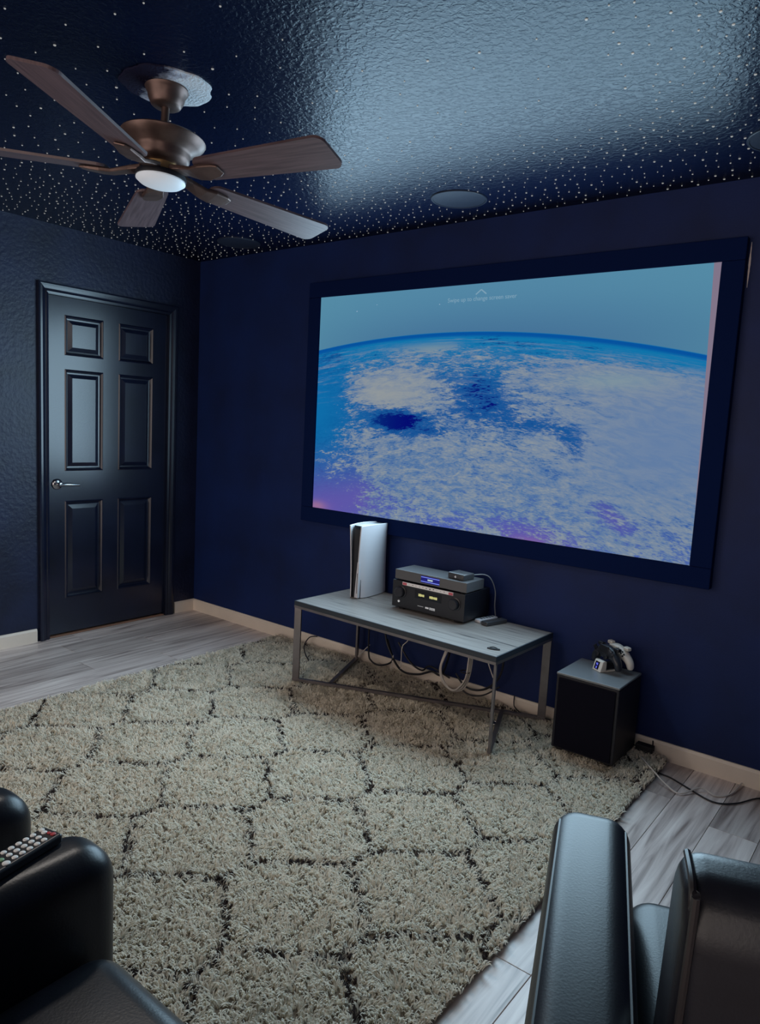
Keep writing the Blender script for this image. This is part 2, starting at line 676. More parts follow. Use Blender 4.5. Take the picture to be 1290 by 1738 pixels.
nn = 64
prof = []
pv = []
for (r, z) in [(0.142, 0.001), (0.140, -0.004), (0.125, -0.007), (0.06, -0.008), (0.002, -0.008)]:
    for k in range(nn):
        a = 2 * PI * k / nn
        w = 1 + (0.025 * math.sin(5 * a) + 0.02 * math.sin(11 * a + 1) + random.uniform(-.012, .012)) * (1 if r > .12 else 0)
        pv.append((r * w * math.cos(a), r * w * math.sin(a), z))
pf = [(i * nn + k, i * nn + (k + 1) % nn, (i + 1) * nn + (k + 1) % nn, (i + 1) * nn + k) for i in range(4) for k in range(nn)]
med.add(pv, pf + [tuple(range(4 * nn, 5 * nn))])
mo = med.build('ceiling_medallion', m_plaster, smooth=True, loc=(FX, FY, H))
tag(mo, 'worn white plaster ring around the fan mount on the ceiling', 'medallion')

fan = empty('ceiling_fan', (FX, FY, 2.432), (-0.063, 0.002, 0))
tag(fan, 'bronze five blade ceiling fan with white lamp', 'ceiling fan')
MB().lathe([(0.066, 0.004), (0.068, -0.004), (0.064, -0.012), (0.060, -0.016), (0.056, -0.034), (0.048, -0.050), (0.046, -0.053), (0.040, -0.057), (0.016, -0.060)], 48).build('canopy', m_bronze, fan, smooth=True)
MB().lathe([(0.0125, -0.06), (0.0125, -0.135)], 20).build('downrod', m_bronze, fan, smooth=True)
MB().lathe([(0.02, -0.128), (0.030, -0.136), (0.07, -0.141), (0.112, -0.146), (0.130, -0.152), (0.133, -0.156), (0.130, -0.163), (0.112, -0.180), (0.092, -0.190),
            (0.086, -0.200), (0.086, -0.215), (0.078, -0.228), (0.055, -0.236), (0.01, -0.238)], 56).build('motor_housing', m_bronze, fan, smooth=True)
MB().lathe([(0.05, -0.236), (0.05, -0.262), (0.01, -0.262)], 32).build('switch_collar', m_gold, fan, smooth=True)
MB().lathe([(0.045, -0.260), (0.078, -0.268), (0.081, -0.276), (0.080, -0.284), (0.01, -0.284)], 48).build('lamp_ring', m_blacksatin, fan, smooth=True)
MB().lathe([(0.077, -0.283), (0.0775, -0.288), (0.066, -0.297), (0.045, -0.304), (0.02, -0.307), (0.001, -0.308)], 48).build('lamp_lens', m_lens, fan, smooth=True)
# fill light added below the lamp glass to brighten the rug and table
ll = bpy.data.lights.new('fan_fill', 'AREA')
ll.shape = 'DISK'
ll.size = 0.15
ll.energy = 8.5
ll.color = (1.0, 0.93, 0.86)
lo = bpy.data.objects.new('fan_fill', ll)
COL.objects.link(lo)
lo.parent = fan
lo.location = (0, 0, -0.312)
# blade mesh along +x, shared
BP = -0.197


def blade_mesh():
    out = []
    R0, R1, wr, wt = 0.165, 0.655, 0.054, 0.0715
    rc = 0.03
    for k in range(7):
        a = -PI / 2 + k / 6 * PI / 2
        out.append((R1 - rc + rc * math.cos(a), -wt + rc + rc * math.sin(a)))
    for k in range(7):
        a = k / 6 * PI / 2
        out.append((R1 - rc + rc * math.cos(a), wt - rc + rc * math.sin(a)))
    for k in range(7):
        a = PI / 2 + k / 6 * PI / 2
        out.append((R0 + rc + rc * math.cos(a), wr - rc + rc * math.sin(a)))
    for k in range(7):
        a = PI + k / 6 * PI / 2
        out.append((R0 + rc + rc * math.cos(a), -wr + rc + rc * math.sin(a)))
    m = MB().prism(out, 'z', -0.004, 0.004)
    c, s = math.cos(BP), math.sin(BP)
    m.v = [(x, c * y - s * z, s * y + c * z) for x, y, z in m.v]
    return m.mesh('blade', m_blade)


def bracket_mesh():
    m = MB()
    stn = [(0.060, -0.002, 0.030, 0.016), (0.10, -0.004, 0.026, 0.014), (0.15, -0.012, 0.030, 0.012), (0.185, -0.012, 0.036, 0.012), (0.232, -0.0105, 0.028, 0.009), (0.250, -0.010, 0.018, 0.006)]
    V, F = [], []
    c, s = math.cos(BP), math.sin(BP)
    for i, (x, z, w, t) in enumerate(stn):
        tw = min(1, max(0, (x - .06) / .1))
        for (a, b_) in ((-w, z - t / 2), (w, z - t / 2), (w, z + t / 2), (-w, z + t / 2)):
            y2 = (c * a - s * b_) * tw + a * (1 - tw)
            z2 = (s * a + c * b_) * tw + b_ * (1 - tw)
            V.append((x, y2, z2 + (0.012 * (1 - tw))))
    for i in range(len(stn) - 1):
        for q in range(4):
            q2 = (q + 1) % 4
            F.append((i * 4 + q, i * 4 + q2, i * 4 + 4 + q2, i * 4 + 4 + q))
    F.append((3, 2, 1, 0))
    k = (len(stn) - 1) * 4
    F.append((k, k + 1, k + 2, k + 3))
    m.add(V, F)
    return m.mesh('blade_bracket', m_bronze)


bme, kme = blade_mesh(), bracket_mesh()
for k in range(5):
    a = 0.171 + k * 2 * PI / 5
    b_ = link('fan_blade', bme, None, fan)
    b_.location = (0, 0, -0.268)
    b_.rotation_euler = (0, 0, a)
    q = link('blade_bracket', kme, None, b_)
    bv = q.modifiers.new('bevel', 'BEVEL')
    bv.width = 0.003
    bv.segments = 2

# ------------------------------------------------------------------ projection screen
def screen_material():
    m = bpy.data.materials.new('projected_picture')
    m.use_nodes = True
    nt = m.node_tree
    for n in list(nt.nodes):
        nt.nodes.remove(n)
    out = N(nt, 'ShaderNodeOutputMaterial')
    em = N(nt, 'ShaderNodeEmission')
    nt.links.new(em.outputs[0], out.inputs[0])
    L = nt.links.new
    uv = N(nt, 'ShaderNodeUVMap')
    sp = N(nt, 'ShaderNodeSeparateXYZ')
    L(uv.outputs[0], sp.inputs[0])
    U, T = sp.outputs[0], sp.outputs[1]          # T measured from the top, 0..1

    def math_(op, a, b=None, c=None, clamp=False):
        n = N(nt, 'ShaderNodeMath', operation=op, use_clamp=clamp)
        for i, v in enumerate((a, b, c)):
            if v is None:
                continue
            if isinstance(v, (int, float)):
                n.inputs[i].default_value = v
            else:
                L(v, n.inputs[i])
        return n.outputs[0]

    def smooth(v, lo, hi):
        n = N(nt, 'ShaderNodeMapRange', interpolation_type='SMOOTHSTEP')
        L(v, n.inputs[0])
        n.inputs[1].default_value = lo
        n.inputs[2].default_value = hi
        return n.outputs[0]

    def mixc(f, a, b):
        n = N(nt, 'ShaderNodeMix', data_type='RGBA')
        if isinstance(f, (int, float)):
            n.inputs[0].default_value = f
        else:
            L(f, n.inputs[0])
        for i, v in ((6, a), (7, b)):
            if isinstance(v, tuple):
                n.inputs[i].default_value = v
            else:
                L(v, n.inputs[i])
        return n.outputs[2]

    def blob(u, t, ru, rt, rot=0.0):
        du = math_('SUBTRACT', U, u)
        dt = math_('MULTIPLY', math_('SUBTRACT', T, t), 0.566)
        ca, sa = math.cos(rot), math.sin(rot)
        a = math_('ADD', math_('MULTIPLY', du, ca), math_('MULTIPLY', dt, sa))
        b = math_('SUBTRACT', math_('MULTIPLY', dt, ca), math_('MULTIPLY', du, sa))
        a = math_('POWER', math_('ABSOLUTE', math_('DIVIDE', a, ru)), 2.0)
        b = math_('POWER', math_('ABSOLUTE', math_('DIVIDE', b, rt * 0.566)), 2.0)
        return math_('EXPONENT', math_('MULTIPLY', math_('ADD', a, b), -1.0))

    # distance below the limb
    um = math_('SUBTRACT', U, 0.42)
    limb = math_('ADD', math_('MULTIPLY', math_('MULTIPLY', um, um), 0.335), 0.186)
    D = math_('SUBTRACT', T, limb)
    # picture coords, rows squeezed towards the limb
    Dp = math_('POWER', math_('MAXIMUM', D, 0.0), 0.62)
    cb = N(nt, 'ShaderNodeCombineXYZ')
    L(math_('MULTIPLY', U, 1.9), cb.inputs[0])
    L(math_('MULTIPLY', Dp, 2.3), cb.inputs[1])

    def noise(scale, detail, dist, rough=0.55, off=(0, 0, 0), stretch=(1, 1, 1), rotz=0.0):
        mp = N(nt, 'ShaderNodeMapping')
        mp.inputs['Location'].default_value = off
        mp.inputs['Scale'].default_value = stretch
        mp.inputs['Rotation'].default_value = (0, 0, rotz)
        L(cb.outputs[0], mp.inputs['Vector'])
        n = N(nt, 'ShaderNodeTexNoise')
        n.inputs['Scale'].default_value = scale
        n.inputs['Detail'].default_value = detail
        n.inputs['Roughness'].default_value = rough
        n.inputs['Distortion'].default_value = dist
        L(mp.outputs[0], n.inputs['Vector'])
        return n.outputs['Fac']

    big = noise(3.4, 5, 0.9, 0.55, (3.1, 1.7, 0))
    mid = noise(9.5, 6, 1.4, 0.62, (7.3, 2.2, 0), (0.75, 1.25, 1), 0.45)
    fine = noise(30, 6, 1.0, 0.62, (1, 5, 0), (0.7, 1.35, 1), 0.5)
    finer = noise(85, 3, 0.6, 0.6, (4, 2, 0), (0.65, 1.45, 1), 0.5)
    wisps = noise(7, 7, 0.5, 0.62, (0, 2, 0), (0.40, 3.0, 1))
    calm = blob(0.92, 0.55, 0.20, 0.26)
    calm = math_('MAXIMUM', calm, math_('MULTIPLY', blob(0.25, 0.40, 0.13, 0.07), 0.9))
    calm = math_('MAXIMUM', calm, blob(0.36, 0.235, 0.10, 0.03))
    rough_ = math_('SUBTRACT', 1.0, math_('MULTIPLY', calm, 0.8))
    det = math_('ADD', math_('MULTIPLY', math_('SUBTRACT', fine, 0.5), 0.9), math_('MULTIPLY', math_('SUBTRACT', finer, 0.5), 0.8))
    det = math_('MULTIPLY', det, rough_)
    # cloud cover
    cover = math_('ADD', math_('MULTIPLY', math_('SUBTRACT', big, 0.5), 0.55), math_('MULTIPLY', math_('SUBTRACT', mid, 0.5), 0.95))
    cover = math_('ADD', cover, det)
    cover = math_('ADD', cover, math_('MULTIPLY', smooth(D, 0.03, 0.50), 0.16))
    cover = math_('ADD', cover, 0.03)
    for (u, t, ru, rt, rot, w) in [
        (0.25, 0.42, 0.16, 0.085, 0, 0.42), (0.36, 0.235, 0.10, 0.03, 0, 0.40), (0.84, 0.39, 0.17, 0.06, 0.12, 0.36),
        (0.92, 0.58, 0.20, 0.24, 0, 0.34), (0.60, 0.86, 0.40, 0.16, 0, 0.10), (0.38, 0.74, 0.26, 0.16, 0, 0.14), (0.66, 0.42, 0.14, 0.10, 0, 0.16),
        (0.275, 0.565, 0.090, 0.046, 0, -1.05), (0.385, 0.600, 0.045, 0.022, 0, -0.40),
        (0.50, 0.42, 0.065, 0.080, 0, -0.42), (0.55, 0.50, 0.07, 0.05, 0, -0.26), (0.74, 0.600, 0.05, 0.06, 0.5, -0.36), (0.64, 0.55, 0.06, 0.03, 0, -0.28),
        (0.02, 0.52, 0.11, 0.36, 0, -0.46), (0.05, 0.97, 0.13, 0.15, 0, -0.42), (0.14, 0.82, 0.05, 0.10, 0, -0.14),
        (0.835, 0.86, 0.05, 0.035, 0.6, -0.36), (0.66, 0.98, 0.12, 0.05, 0.1, -0.34), (0.43, 0.98, 0.08, 0.05, 0, -0.20), (0.60, 0.25, 0.50, 0.035, 0.12, -0.16)]:
        cover = math_('ADD', cover, math_('MULTIPLY', blob(u, t, ru, rt, rot), w))
    cloud = smooth(cover, -0.06, 0.26)
    wm = math_('MULTIPLY', smooth(wisps, 0.50, 0.70), 0.7)
    wm = math_('MULTIPLY', wm, math_('MULTIPLY', smooth(D, 0.012, 0.04), math_('SUBTRACT', 1.0, smooth(D, 0.12, 0.30))))
    cloud = math_('MAXIMUM', math_('MULTIPLY', cloud, smooth(D, 0.02, 0.10)), wm)
    # sea
    sea = mixc(smooth(D, 0.0, 0.26), srgb(14, 116, 170), srgb(24, 84, 150))
    sea = mixc(smooth(cover, -0.16, -0.46), sea, srgb(4, 6, 112))
    sea = mixc(blob(0.0, 0.52, 0.15, 0.30), sea, srgb(14, 108, 168))
    sea = mixc(smooth(D, 0.40, 0.80), sea, srgb(72, 92, 168))
    purple = math_('ADD', blob(0.05, 1.0, 0.10, 0.12), blob(0.66, 1.0, 0.12, 0.07), clamp=True)
    purple = math_('ADD', purple, math_('MULTIPLY', blob(0.84, 0.87, 0.07, 0.05, 0.6), 0.6), clamp=True)
    purple = math_('ADD', purple, math_('MULTIPLY', blob(0.18, 0.92, 0.08, 0.09), 0.7), clamp=True)
    sea = mixc(math_('MULTIPLY', purple, 0.85), sea, srgb(98, 84, 166))
    warm = math_('ADD', blob(0.015, 0.99, 0.035, 0.025), math_('MULTIPLY', blob(0.66, 1.0, 0.05, 0.015), 0.35), clamp=True)
    sea = mixc(warm, sea, srgb(150, 108, 150))
    # clouds
    shade = math_('ADD', math_('MULTIPLY', smooth(mid, 0.36, 0.62), 0.55), math_('MULTIPLY', det, 1.9))
    shade = math_('ADD', shade, math_('MULTIPLY', calm, 0.35), clamp=True)
    cc = mixc(shade, srgb(82, 116, 160), srgb(144, 152, 156))
    cc = mixc(math_('MULTIPLY', blob(0.94, 0.60, 0.2, 0.25), 0.85), cc, srgb(96, 124, 164))
    cc = mixc(blob(0.36, 0.235, 0.08, 0.026), cc, srgb(146, 160, 152))
    cc = mixc(math_('MULTIPLY', blob(0.24, 0.45, 0.11, 0.06), 0.8), cc, srgb(146, 152, 154))
    cc = mixc(math_('MULTIPLY', blob(0.82, 0.38, 0.10, 0.03), 0.7), cc, srgb(126, 148, 158))
    earth = mixc(cloud, sea, cc)
    # limb and space
    edge = math_('MULTIPLY', smooth(D, -0.001, 0.004), math_('SUBTRACT', 1.0, smooth(D, 0.010, 0.026)))
    earth = mixc(edge, earth, srgb(6, 82, 158))
    space = mixc(smooth(T, 0.0, 0.25), srgb(82, 134, 164), srgb(68, 112, 150))
    space = mixc(math_('MULTIPLY', math_('POWER', math_('ABSOLUTE', math_('SUBTRACT', U, 0.52)), 2.0), 2.2, clamp=True), space, srgb(86, 142, 166))
    # stars of the picture
    vo = N(nt, 'ShaderNodeTexVoronoi')
    vo.inputs['Scale'].default_value = 15
    L(uv.outputs[0], vo.inputs['Vector'])
    vs = math_('LESS_THAN', vo.outputs['Distance'], 0.035)
    col_ = N(nt, 'ShaderNodeSeparateXYZ')
    L(vo.outputs['Color'], col_.inputs[0])
    vs = math_('MULTIPLY', vs, math_('GREATER_THAN', col_.outputs[0], 0.72))
    space = mixc(vs, space, srgb(150, 176, 200))
    pic = mixc(smooth(D, -0.002, 0.002), space, earth)
    # misaligned pale strip along the right edge
    strip = math_('GREATER_THAN', math_('SUBTRACT', U, math_('ADD', 0.986, math_('MULTIPLY', T, 0.016))), 0.0)
    pic = mixc(strip, pic, srgb(128, 116, 136))
    L(pic, em.inputs[0])
    em.inputs[1].default_value = 1.0
    return m


scr = empty('projection_screen', ((SX0 + SX1) / 2, 0, SZ0))
tag(scr, 'large wall screen in a black frame showing the earth from space', 'screen')
hw, hh = (SX1 - SX0) / 2, SZ1 - SZ0
me = bpy.data.meshes.new('picture')
me.from_pydata([(-hw, -0.03, 0), (hw, -0.03, 0), (hw, -0.03, hh), (-hw, -0.03, hh), (-hw, -0.004, 0), (hw, -0.004, 0), (hw, -0.004, hh), (-hw, -0.004, hh)], [],
               [(0, 1, 2, 3), (5, 4, 7, 6), (4, 5, 1, 0), (3, 2, 6, 7), (4, 0, 3, 7), (1, 5, 6, 2)])
uvl = me.uv_layers.new(name='UVMap')
for poly in me.polygons:
    for li in poly.loop_indices:
        v = me.vertices[me.loops[li].vertex_index].co
        uvl.data[li].uv = ((v.x + hw) / (2 * hw), 1 - v.z / hh)
pic = link('picture', me, screen_material(), scr)
pic['label'] = 'glowing picture of clouds and ocean'
BW = 0.088
for (x0, x1, z0, z1) in [(-hw - BW, hw + BW, hh, hh + BW), (-hw - BW, hw + BW, -BW, 0), (-hw - BW, -hw, 0, hh), (hw, hw + BW, 0, hh)]:
    MB().box(x0, x1, -0.042, -0.001, z0, z1).build('frame_bar', m_frame_velvet, scr, bevel=0.004, seg=2)
# caption and chevron
m_cap = m_led('caption_light', srgb(118, 156, 178), 1.0)
fc = bpy.data.curves.new('caption', 'FONT')
fc.body = 'Swipe up to change screen saver'
fc.size = 0.034
fc.align_x = 'CENTER'
fc.extrude = 0.0004
to = bpy.data.objects.new('caption_src', fc)
COL.objects.link(to)
dg = bpy.context.evaluated_depsgraph_get()
tm = bpy.data.meshes.new_from_object(to.evaluated_get(dg))
bpy.data.objects.remove(to)
tm.materials.clear()
cap = link('caption', tm, m_cap, scr)
cap.location = (0, 0, 0)
wcap = max(v.co.x for v in tm.vertices) - min(v.co.x for v in tm.vertices)


a_, b_ = Vector((2.0610, -0.0300, 2.0366)), Vector((2.4534, -0.0300, 2.0437))      # ends of the caption line on the picture
sc_ = (b_.x - a_.x) / wcap
cap.scale = (sc_, sc_, 1)
cap.rotation_euler = (PI / 2, 0, 0)
cap.location = ((a_.x + b_.x) / 2 - scr.location.x, -0.0308, (a_.z + b_.z) / 2 - SZ0)
c0 = Vector((2.2554, -0.0300, 2.0820))
ch = MB().bar((-.03, 0, -.012), (0, 0, .010), 0.0012, 0.006).bar((0, 0, .010), (.03, 0, -.012), 0.0012, 0.006)
ch.build('chevron', m_cap, scr, loc=(c0.x - scr.location.x, -0.0308, c0.z - SZ0))
# sliver of unpainted wall beside the frame
gp = MB()
n = 14
L_, R_ = [], []
for i in range(n + 1):
    z = 2.02 + (2.195 - 2.02) * i / n
    w = 0.0065 * math.sin(PI * min(1, (i + .3) / (n + .3))) * random.uniform(.6, 1.2)
    cx = SX1 + BW + 0.006
    L_.append((cx - w / 2, 0, z))
    R_.append((cx + w / 2 + .001, 0, z))
V = [(x, -0.0015, z) for x, y, z in L_] + [(x, -0.0015, z) for x, y, z in R_] + [(x, 0, z) for x, y, z in L_] + [(x, 0, z) for x, y, z in R_]
F = []
k = n + 1
for i in range(n):
    F += [(i, i + 1, k + i + 1, k + i), (2 * k + i, 2 * k + i + 1, i + 1, i), (k + i, k + i + 1, 3 * k + i + 1, 3 * k + i)]
gp.add(V, F)
gp.build('paint_gap', mat('bare_plaster', (0.75, 0.66, 0.62), 0.7), wf)

# ------------------------------------------------------------------ rug
RGX0, RGX1, RGY0, RGY1 = 0.925, 3.362, -3.06, -0.045
rug = empty('shag_rug', ((RGX0 + RGX1) / 2, (RGY0 + RGY1) / 2, 0))
tag(rug, 'cream shag rug with a thin dark trellis pattern', 'rug')
rcx, rcy = rug.location.x, rug.location.y


def rug_z(x, y):
    """height of the backing: it ripples where it meets the baseboard"""
    t = np.clip((y + 0.12) / 0.075, 0, 1)
    return 0.010 + t * t * (0.004 + 0.012 * np.sin(x * 9.0 + 1.0) ** 2 * (x > 1.2))


def smin(a, b):
    return np.minimum(a, b)


def lattice_dist(x, y):
    """distance to the hexagonal trellis lines"""
    sx_, sy_ = 0.2385, 0.608
    half = 0.052
    best = np.full(x.shape, 9.0)
    kx = np.floor((x - 2.12) / sx_)

    def segd(ax, ay, bx, by):
        dx, dy = bx - ax, by - ay
        t = np.clip(((x - ax) * dx + (y - ay) * dy) / (dx * dx + dy * dy), 0, 1)
        return np.hypot(x - ax - t * dx, y - ay - t * dy)

    for i in (-1, 0, 1, 2):
        k = kx + i
        ox = 2.12 + k * sx_
        oy = -1.20 + np.where(np.mod(k, 2) == 1, sy_ / 2, 0.0)
        m = np.round((y - oy) / sy_)
        for j in (-1, 0, 1):
            ny = oy + (m + j) * sy_
            best = smin(best, segd(ox, ny - half, ox, ny + half))
            for s in (-1, 1):
                best = smin(best, segd(ox, ny + half, ox + s * sx_, ny + sy_ / 2 - half))
                best = smin(best, segd(ox, ny - half, ox + s * sx_, ny - sy_ / 2 + half))
    return best


m_back = mat('rug_backing', srgb(120, 110, 98), 0.95, spec=0.1)
bk = MB()


def backing(u, v):
    x = RGX0 + u * (RGX1 - RGX0)
    y = RGY0 + v * (RGY1 - RGY0)
    return (x - rcx, y - rcy, float(rug_z(np.array(x), np.array(y))))


bk.grid(backing, 40, 60)
bkm = bk.build('backing', m_back, rug)
sol = bkm.modifiers.new('thick', 'SOLIDIFY')
sol.thickness = 0.008
sol.offset = -1


def noise2(x, y, seed, s):
    """cheap smooth value noise"""
    g = np.random.default_rng(seed).random((64, 64))
    X, Y = x / s, y / s
    xi, yi = np.floor(X).astype(int), np.floor(Y).astype(int)
    fx, fy = X - xi, Y - yi
    fx = fx * fx * (3 - 2 * fx)
    fy = fy * fy * (3 - 2 * fy)
    q = lambda i, j: g[(xi + i) % 64, (yi + j) % 64]
    return (q(0, 0) * (1 - fx) + q(1, 0) * fx) * (1 - fy) + (q(0, 1) * (1 - fx) + q(1, 1) * fx) * fy


def make_pile():
    sp = 0.0100
    gx, gy = np.meshgrid(np.arange(RGX0 + .004, RGX1 - .002, sp), np.arange(max(RGY0, -2.80), RGY1 - .002, sp))
    x = gx.ravel() + rng.uniform(-.5, .5, gx.size) * sp
    y = gy.ravel() + rng.uniform(-.5, .5, gx.size) * sp
    # thin far from the camera
    ld = lattice_dist(x + .02 * (noise2(x, y, 5, .03) - .5), y + .02 * (noise2(x, y, 6, .03) - .5))
    dark = (ld < 0.0135) & (rng.random(x.size) < 0.66)
    zb = rug_z(x, y)
    lean_a = noise2(x, y, 1, .05) * 4 * PI + rng.normal(0, .7, x.size)
    lean_m = 0.35 + 0.75 * noise2(x, y, 2, .035)
    out = {}
    for nm, msk in (('pile', ~dark), ('trellis_lines', dark)):
        X, Y, Z, A, Mg = x[msk], y[msk], zb[msk], lean_a[msk], lean_m[msk]
        n = X.size
        B = 4
        X, Y, Z, A, Mg = [np.repeat(q, B) for q in (X, Y, Z, A, Mg)]
        n = X.size
        X = X + rng.uniform(-.004, .004, n)
        Y = Y + rng.uniform(-.004, .004, n)
        A = A + rng.normal(0, .55, n)
        hgt = rng.uniform(.016, .027, n) * (0.78 if nm != 'pile' else 1.0)
        le = Mg * rng.uniform(.6, 1.2, n) * hgt
        w = rng.uniform(.0032, .0052, n)
        dx, dy = np.cos(A), np.sin(A)
        tw = A + PI / 2 + rng.uniform(-.9, .9, n)
        wx, wy = np.cos(tw) * w / 2, np.sin(tw) * w / 2
        v = np.empty((n, 7, 3))
        for i, (f, h, ww) in enumerate(((0.0, 0.0, .8), (0.30, .62, 1.0), (0.75, .95, .8))):
            px_, py_, pz_ = X + dx * le * f, Y + dy * le * f, Z + hgt * h
            v[:, 2 * i] = np.stack([px_ - wx * ww, py_ - wy * ww, pz_], 1)
            v[:, 2 * i + 1] = np.stack([px_ + wx * ww, py_ + wy * ww, pz_], 1)
        v[:, 6] = np.stack([X + dx * le * 1.2, Y + dy * le * 1.2, Z + hgt * rng.uniform(.82, 1.0, n)], 1)
        v[..., 0] -= rcx
        v[..., 1] -= rcy
        base = (np.arange(n) * 7)[:, None]
        quads = np.concatenate([base + np.array([0, 1, 3, 2]), base + np.array([2, 3, 5, 4])], 0)
        tris = base + np.array([4, 5, 6])
        me = bpy.data.meshes.new(nm)
        nq, ntq = len(quads), len(tris)
        me.vertices.add(n * 7)
        me.vertices.foreach_set('co', v.ravel())
        me.loops.add(nq * 4 + ntq * 3)
        me.loops.foreach_set('vertex_index', np.concatenate([quads.ravel(), tris.ravel()]).astype(np.int32))
        me.polygons.add(nq + ntq)
        ls = np.concatenate([np.arange(nq) * 4, nq * 4 + np.arange(ntq) * 3]).astype(np.int32)
        me.polygons.foreach_set('loop_start', ls)
        me.update(calc_edges=True)
        out[nm] = me
    return out


def pile_material(name, c):
    m = bpy.data.materials.new(name)
    m.use_nodes = True
    nt = m.node_tree
    b = nt.nodes['Principled BSDF']
    tc = N(nt, 'ShaderNodeTexCoord')
    n1 = N(nt, 'ShaderNodeTexNoise')
    n1.inputs['Scale'].default_value = 120
    nt.links.new(tc.outputs['Object'], n1.inputs['Vector'])
    mr = N(nt, 'ShaderNodeMapRange')
    mr.inputs[1].default_value, mr.inputs[2].default_value = 0.3, 0.7
    mr.inputs[3].default_value, mr.inputs[4].default_value = 0.82, 1.08
    nt.links.new(n1.outputs['Fac'], mr.inputs[0])
    s = N(nt, 'ShaderNodeVectorMath', operation='SCALE')
    s.inputs[0].default_value = c[:3]
    nt.links.new(mr.outputs[0], s.inputs['Scale'])
    nt.links.new(s.outputs[0], b.inputs['Base Color'])
    b.inputs['Roughness'].default_value = 0.8
    b.inputs['Specular IOR Level'].default_value = 0.1
    # fibres let some light through
    tr = N(nt, 'ShaderNodeBsdfTranslucent')
    nt.links.new(s.outputs[0], tr.inputs[0])
    ms = N(nt, 'ShaderNodeMixShader')
    ms.inputs[0].default_value = 0.42
    nt.links.new(b.outputs[0], ms.inputs[1])
    nt.links.new(tr.outputs[0], ms.inputs[2])
    nt.links.new(ms.outputs[0], nt.nodes['Material Output'].inputs[0])
    return m


pm = make_pile()
o = link('pile', pm['pile'], pile_material('pile_cream', srgb(246, 238, 222)), rug)
tag(o, 'deep cream shag pile', kind='stuff')
o = link('trellis_lines', pm['trellis_lines'], pile_material('pile_charcoal', srgb(72, 62, 62)), rug)
tag(o, 'dark grey tufts drawing the trellis lines', kind='stuff')

# ------------------------------------------------------------------ coffee table
TZ = 0.467
TA = -0.0207
TL, TD = 1.21, 0.53
tab = empty('coffee_table', (1.574, -0.565, 0), (0, 0, TA))
tag(tab, 'low coffee table with dark wood top and grey metal legs', 'table')
tt = MB().box(0.006, TL - .006, 0.006, TD - .006, TZ - 0.024, TZ).build('table_top', m_top, tab)
m_edge = mat('edge_band_black', (0.02, 0.028, 0.04), 0.5)
for (x0, x1, y0, y1) in [(0.0, TL, 0.0, 0.0058), (0, TL, TD - .0058, TD), (0, .0058, .0058, TD - .0058), (TL - .0058, TL, .0058, TD - .0058)]:
    MB().box(x0, x1, y0, y1, TZ - 0.024, TZ - .0005).build('edge_band', m_edge, tt)
RZ = 0.036
ap = MB()
for (x0, x1, y0, y1) in [(0.0, TL, 0.0, 0.016), (0, TL, TD - .016, TD), (0, .016, .016, TD - .016), (TL - .016, TL, .016, TD - .016)]:
    ap.box(x0, x1, y0, y1, TZ - 0.037, TZ - 0.0245)
ap.build('apron', m_steel, tab)
LW, LT = 0.038, 0.012
FLp, BRp, FRp, BLp = Vector((.019, .012, 0)), Vector((TL - .02, TD - .012, 0)), Vector((TL - .012, .022, 0)), Vector((.012, TD - .02, 0))
dA = (BRp - FLp).normalized()
dB = Vector((dA.y, -dA.x, 0))
for P, d in ((FLp, dA), (BRp, dA), (FRp, dB), (BLp, dB)):
    MB().cbox((P.x, P.y, (TZ - .034 + RZ) / 2), LW, LT, TZ - .034 - RZ, math.atan2(d.y, d.x)).build('leg', m_steel, tab, bevel=0.0015, seg=1)
rz = RZ + 0.006
MB().bar(FLp + Vector((0, 0, rz)) - dA * .018, BRp + Vector((0, 0, rz)) + dA * .018, LT * 1.6, 0.014).build('bottom_rail', m_steel, tab)


def foot_on_rail(P):
    t = (P - FLp).dot(dA)
    return FLp + dA * t


for P in (FRp, BLp):
    q = foot_on_rail(P)
    MB().bar(P + Vector((0, 0, rz)), q + Vector((0, 0, rz)), LT * 1.6, 0.014).build('bottom_rail', m_steel, tab)


# ------------------------------------------------------------------ game console on the table
gc = empty('game_console', (1.735, -0.168, TZ), (0, 0, 0.06))
tag(gc, 'tall white game console with black core on the coffee table', 'game console')


def plate(side):
    # shell with a bulging face and flared leading edge; local x across, y depth, z height
    m = MB()
    nu, nv = 16, 20

    def outer(u, v):
        y = -0.122 + 0.244 * u
        z = 0.004 + 0.390 * v
        bul = 0.046 - 0.010 * (2 * u - 1) ** 2 + 0.004 * (2 * v - 1) ** 2
        if u < .16:
            bul -= 0.016 * (1 - u / .16) * (1 - v) ** 1.0
        if v > .93:
            z += 0.004 * math.sin(u * PI)
        return (side * bul, y - 0.010 * (v - .3), z)

    def inner(u, v):
        x, y, z = outer(u, v)
        return (x - side * 0.006, y, z)

    m.grid(outer, nu, nv)
    m.grid(inner, nu, nv)
    k = nu + 1
    tot = k * (nv + 1)
    rim = [i for i in range(k)] + [j * k + nu for j in range(1, nv + 1)] + [nv * k + i for i in range(nu - 1, -1, -1)] + [j * k for j in range(nv - 1, 0, -1)]
    for i in range(len(rim)):
        a, b = rim[i], rim[(i + 1) % len(rim)]
        m.f.append((a, b, b + tot, a + tot))
    return m


plate(1).build('side_plate', m_white, gc, smooth=True)
plate(-1).build('side_plate', m_white, gc, smooth=True)
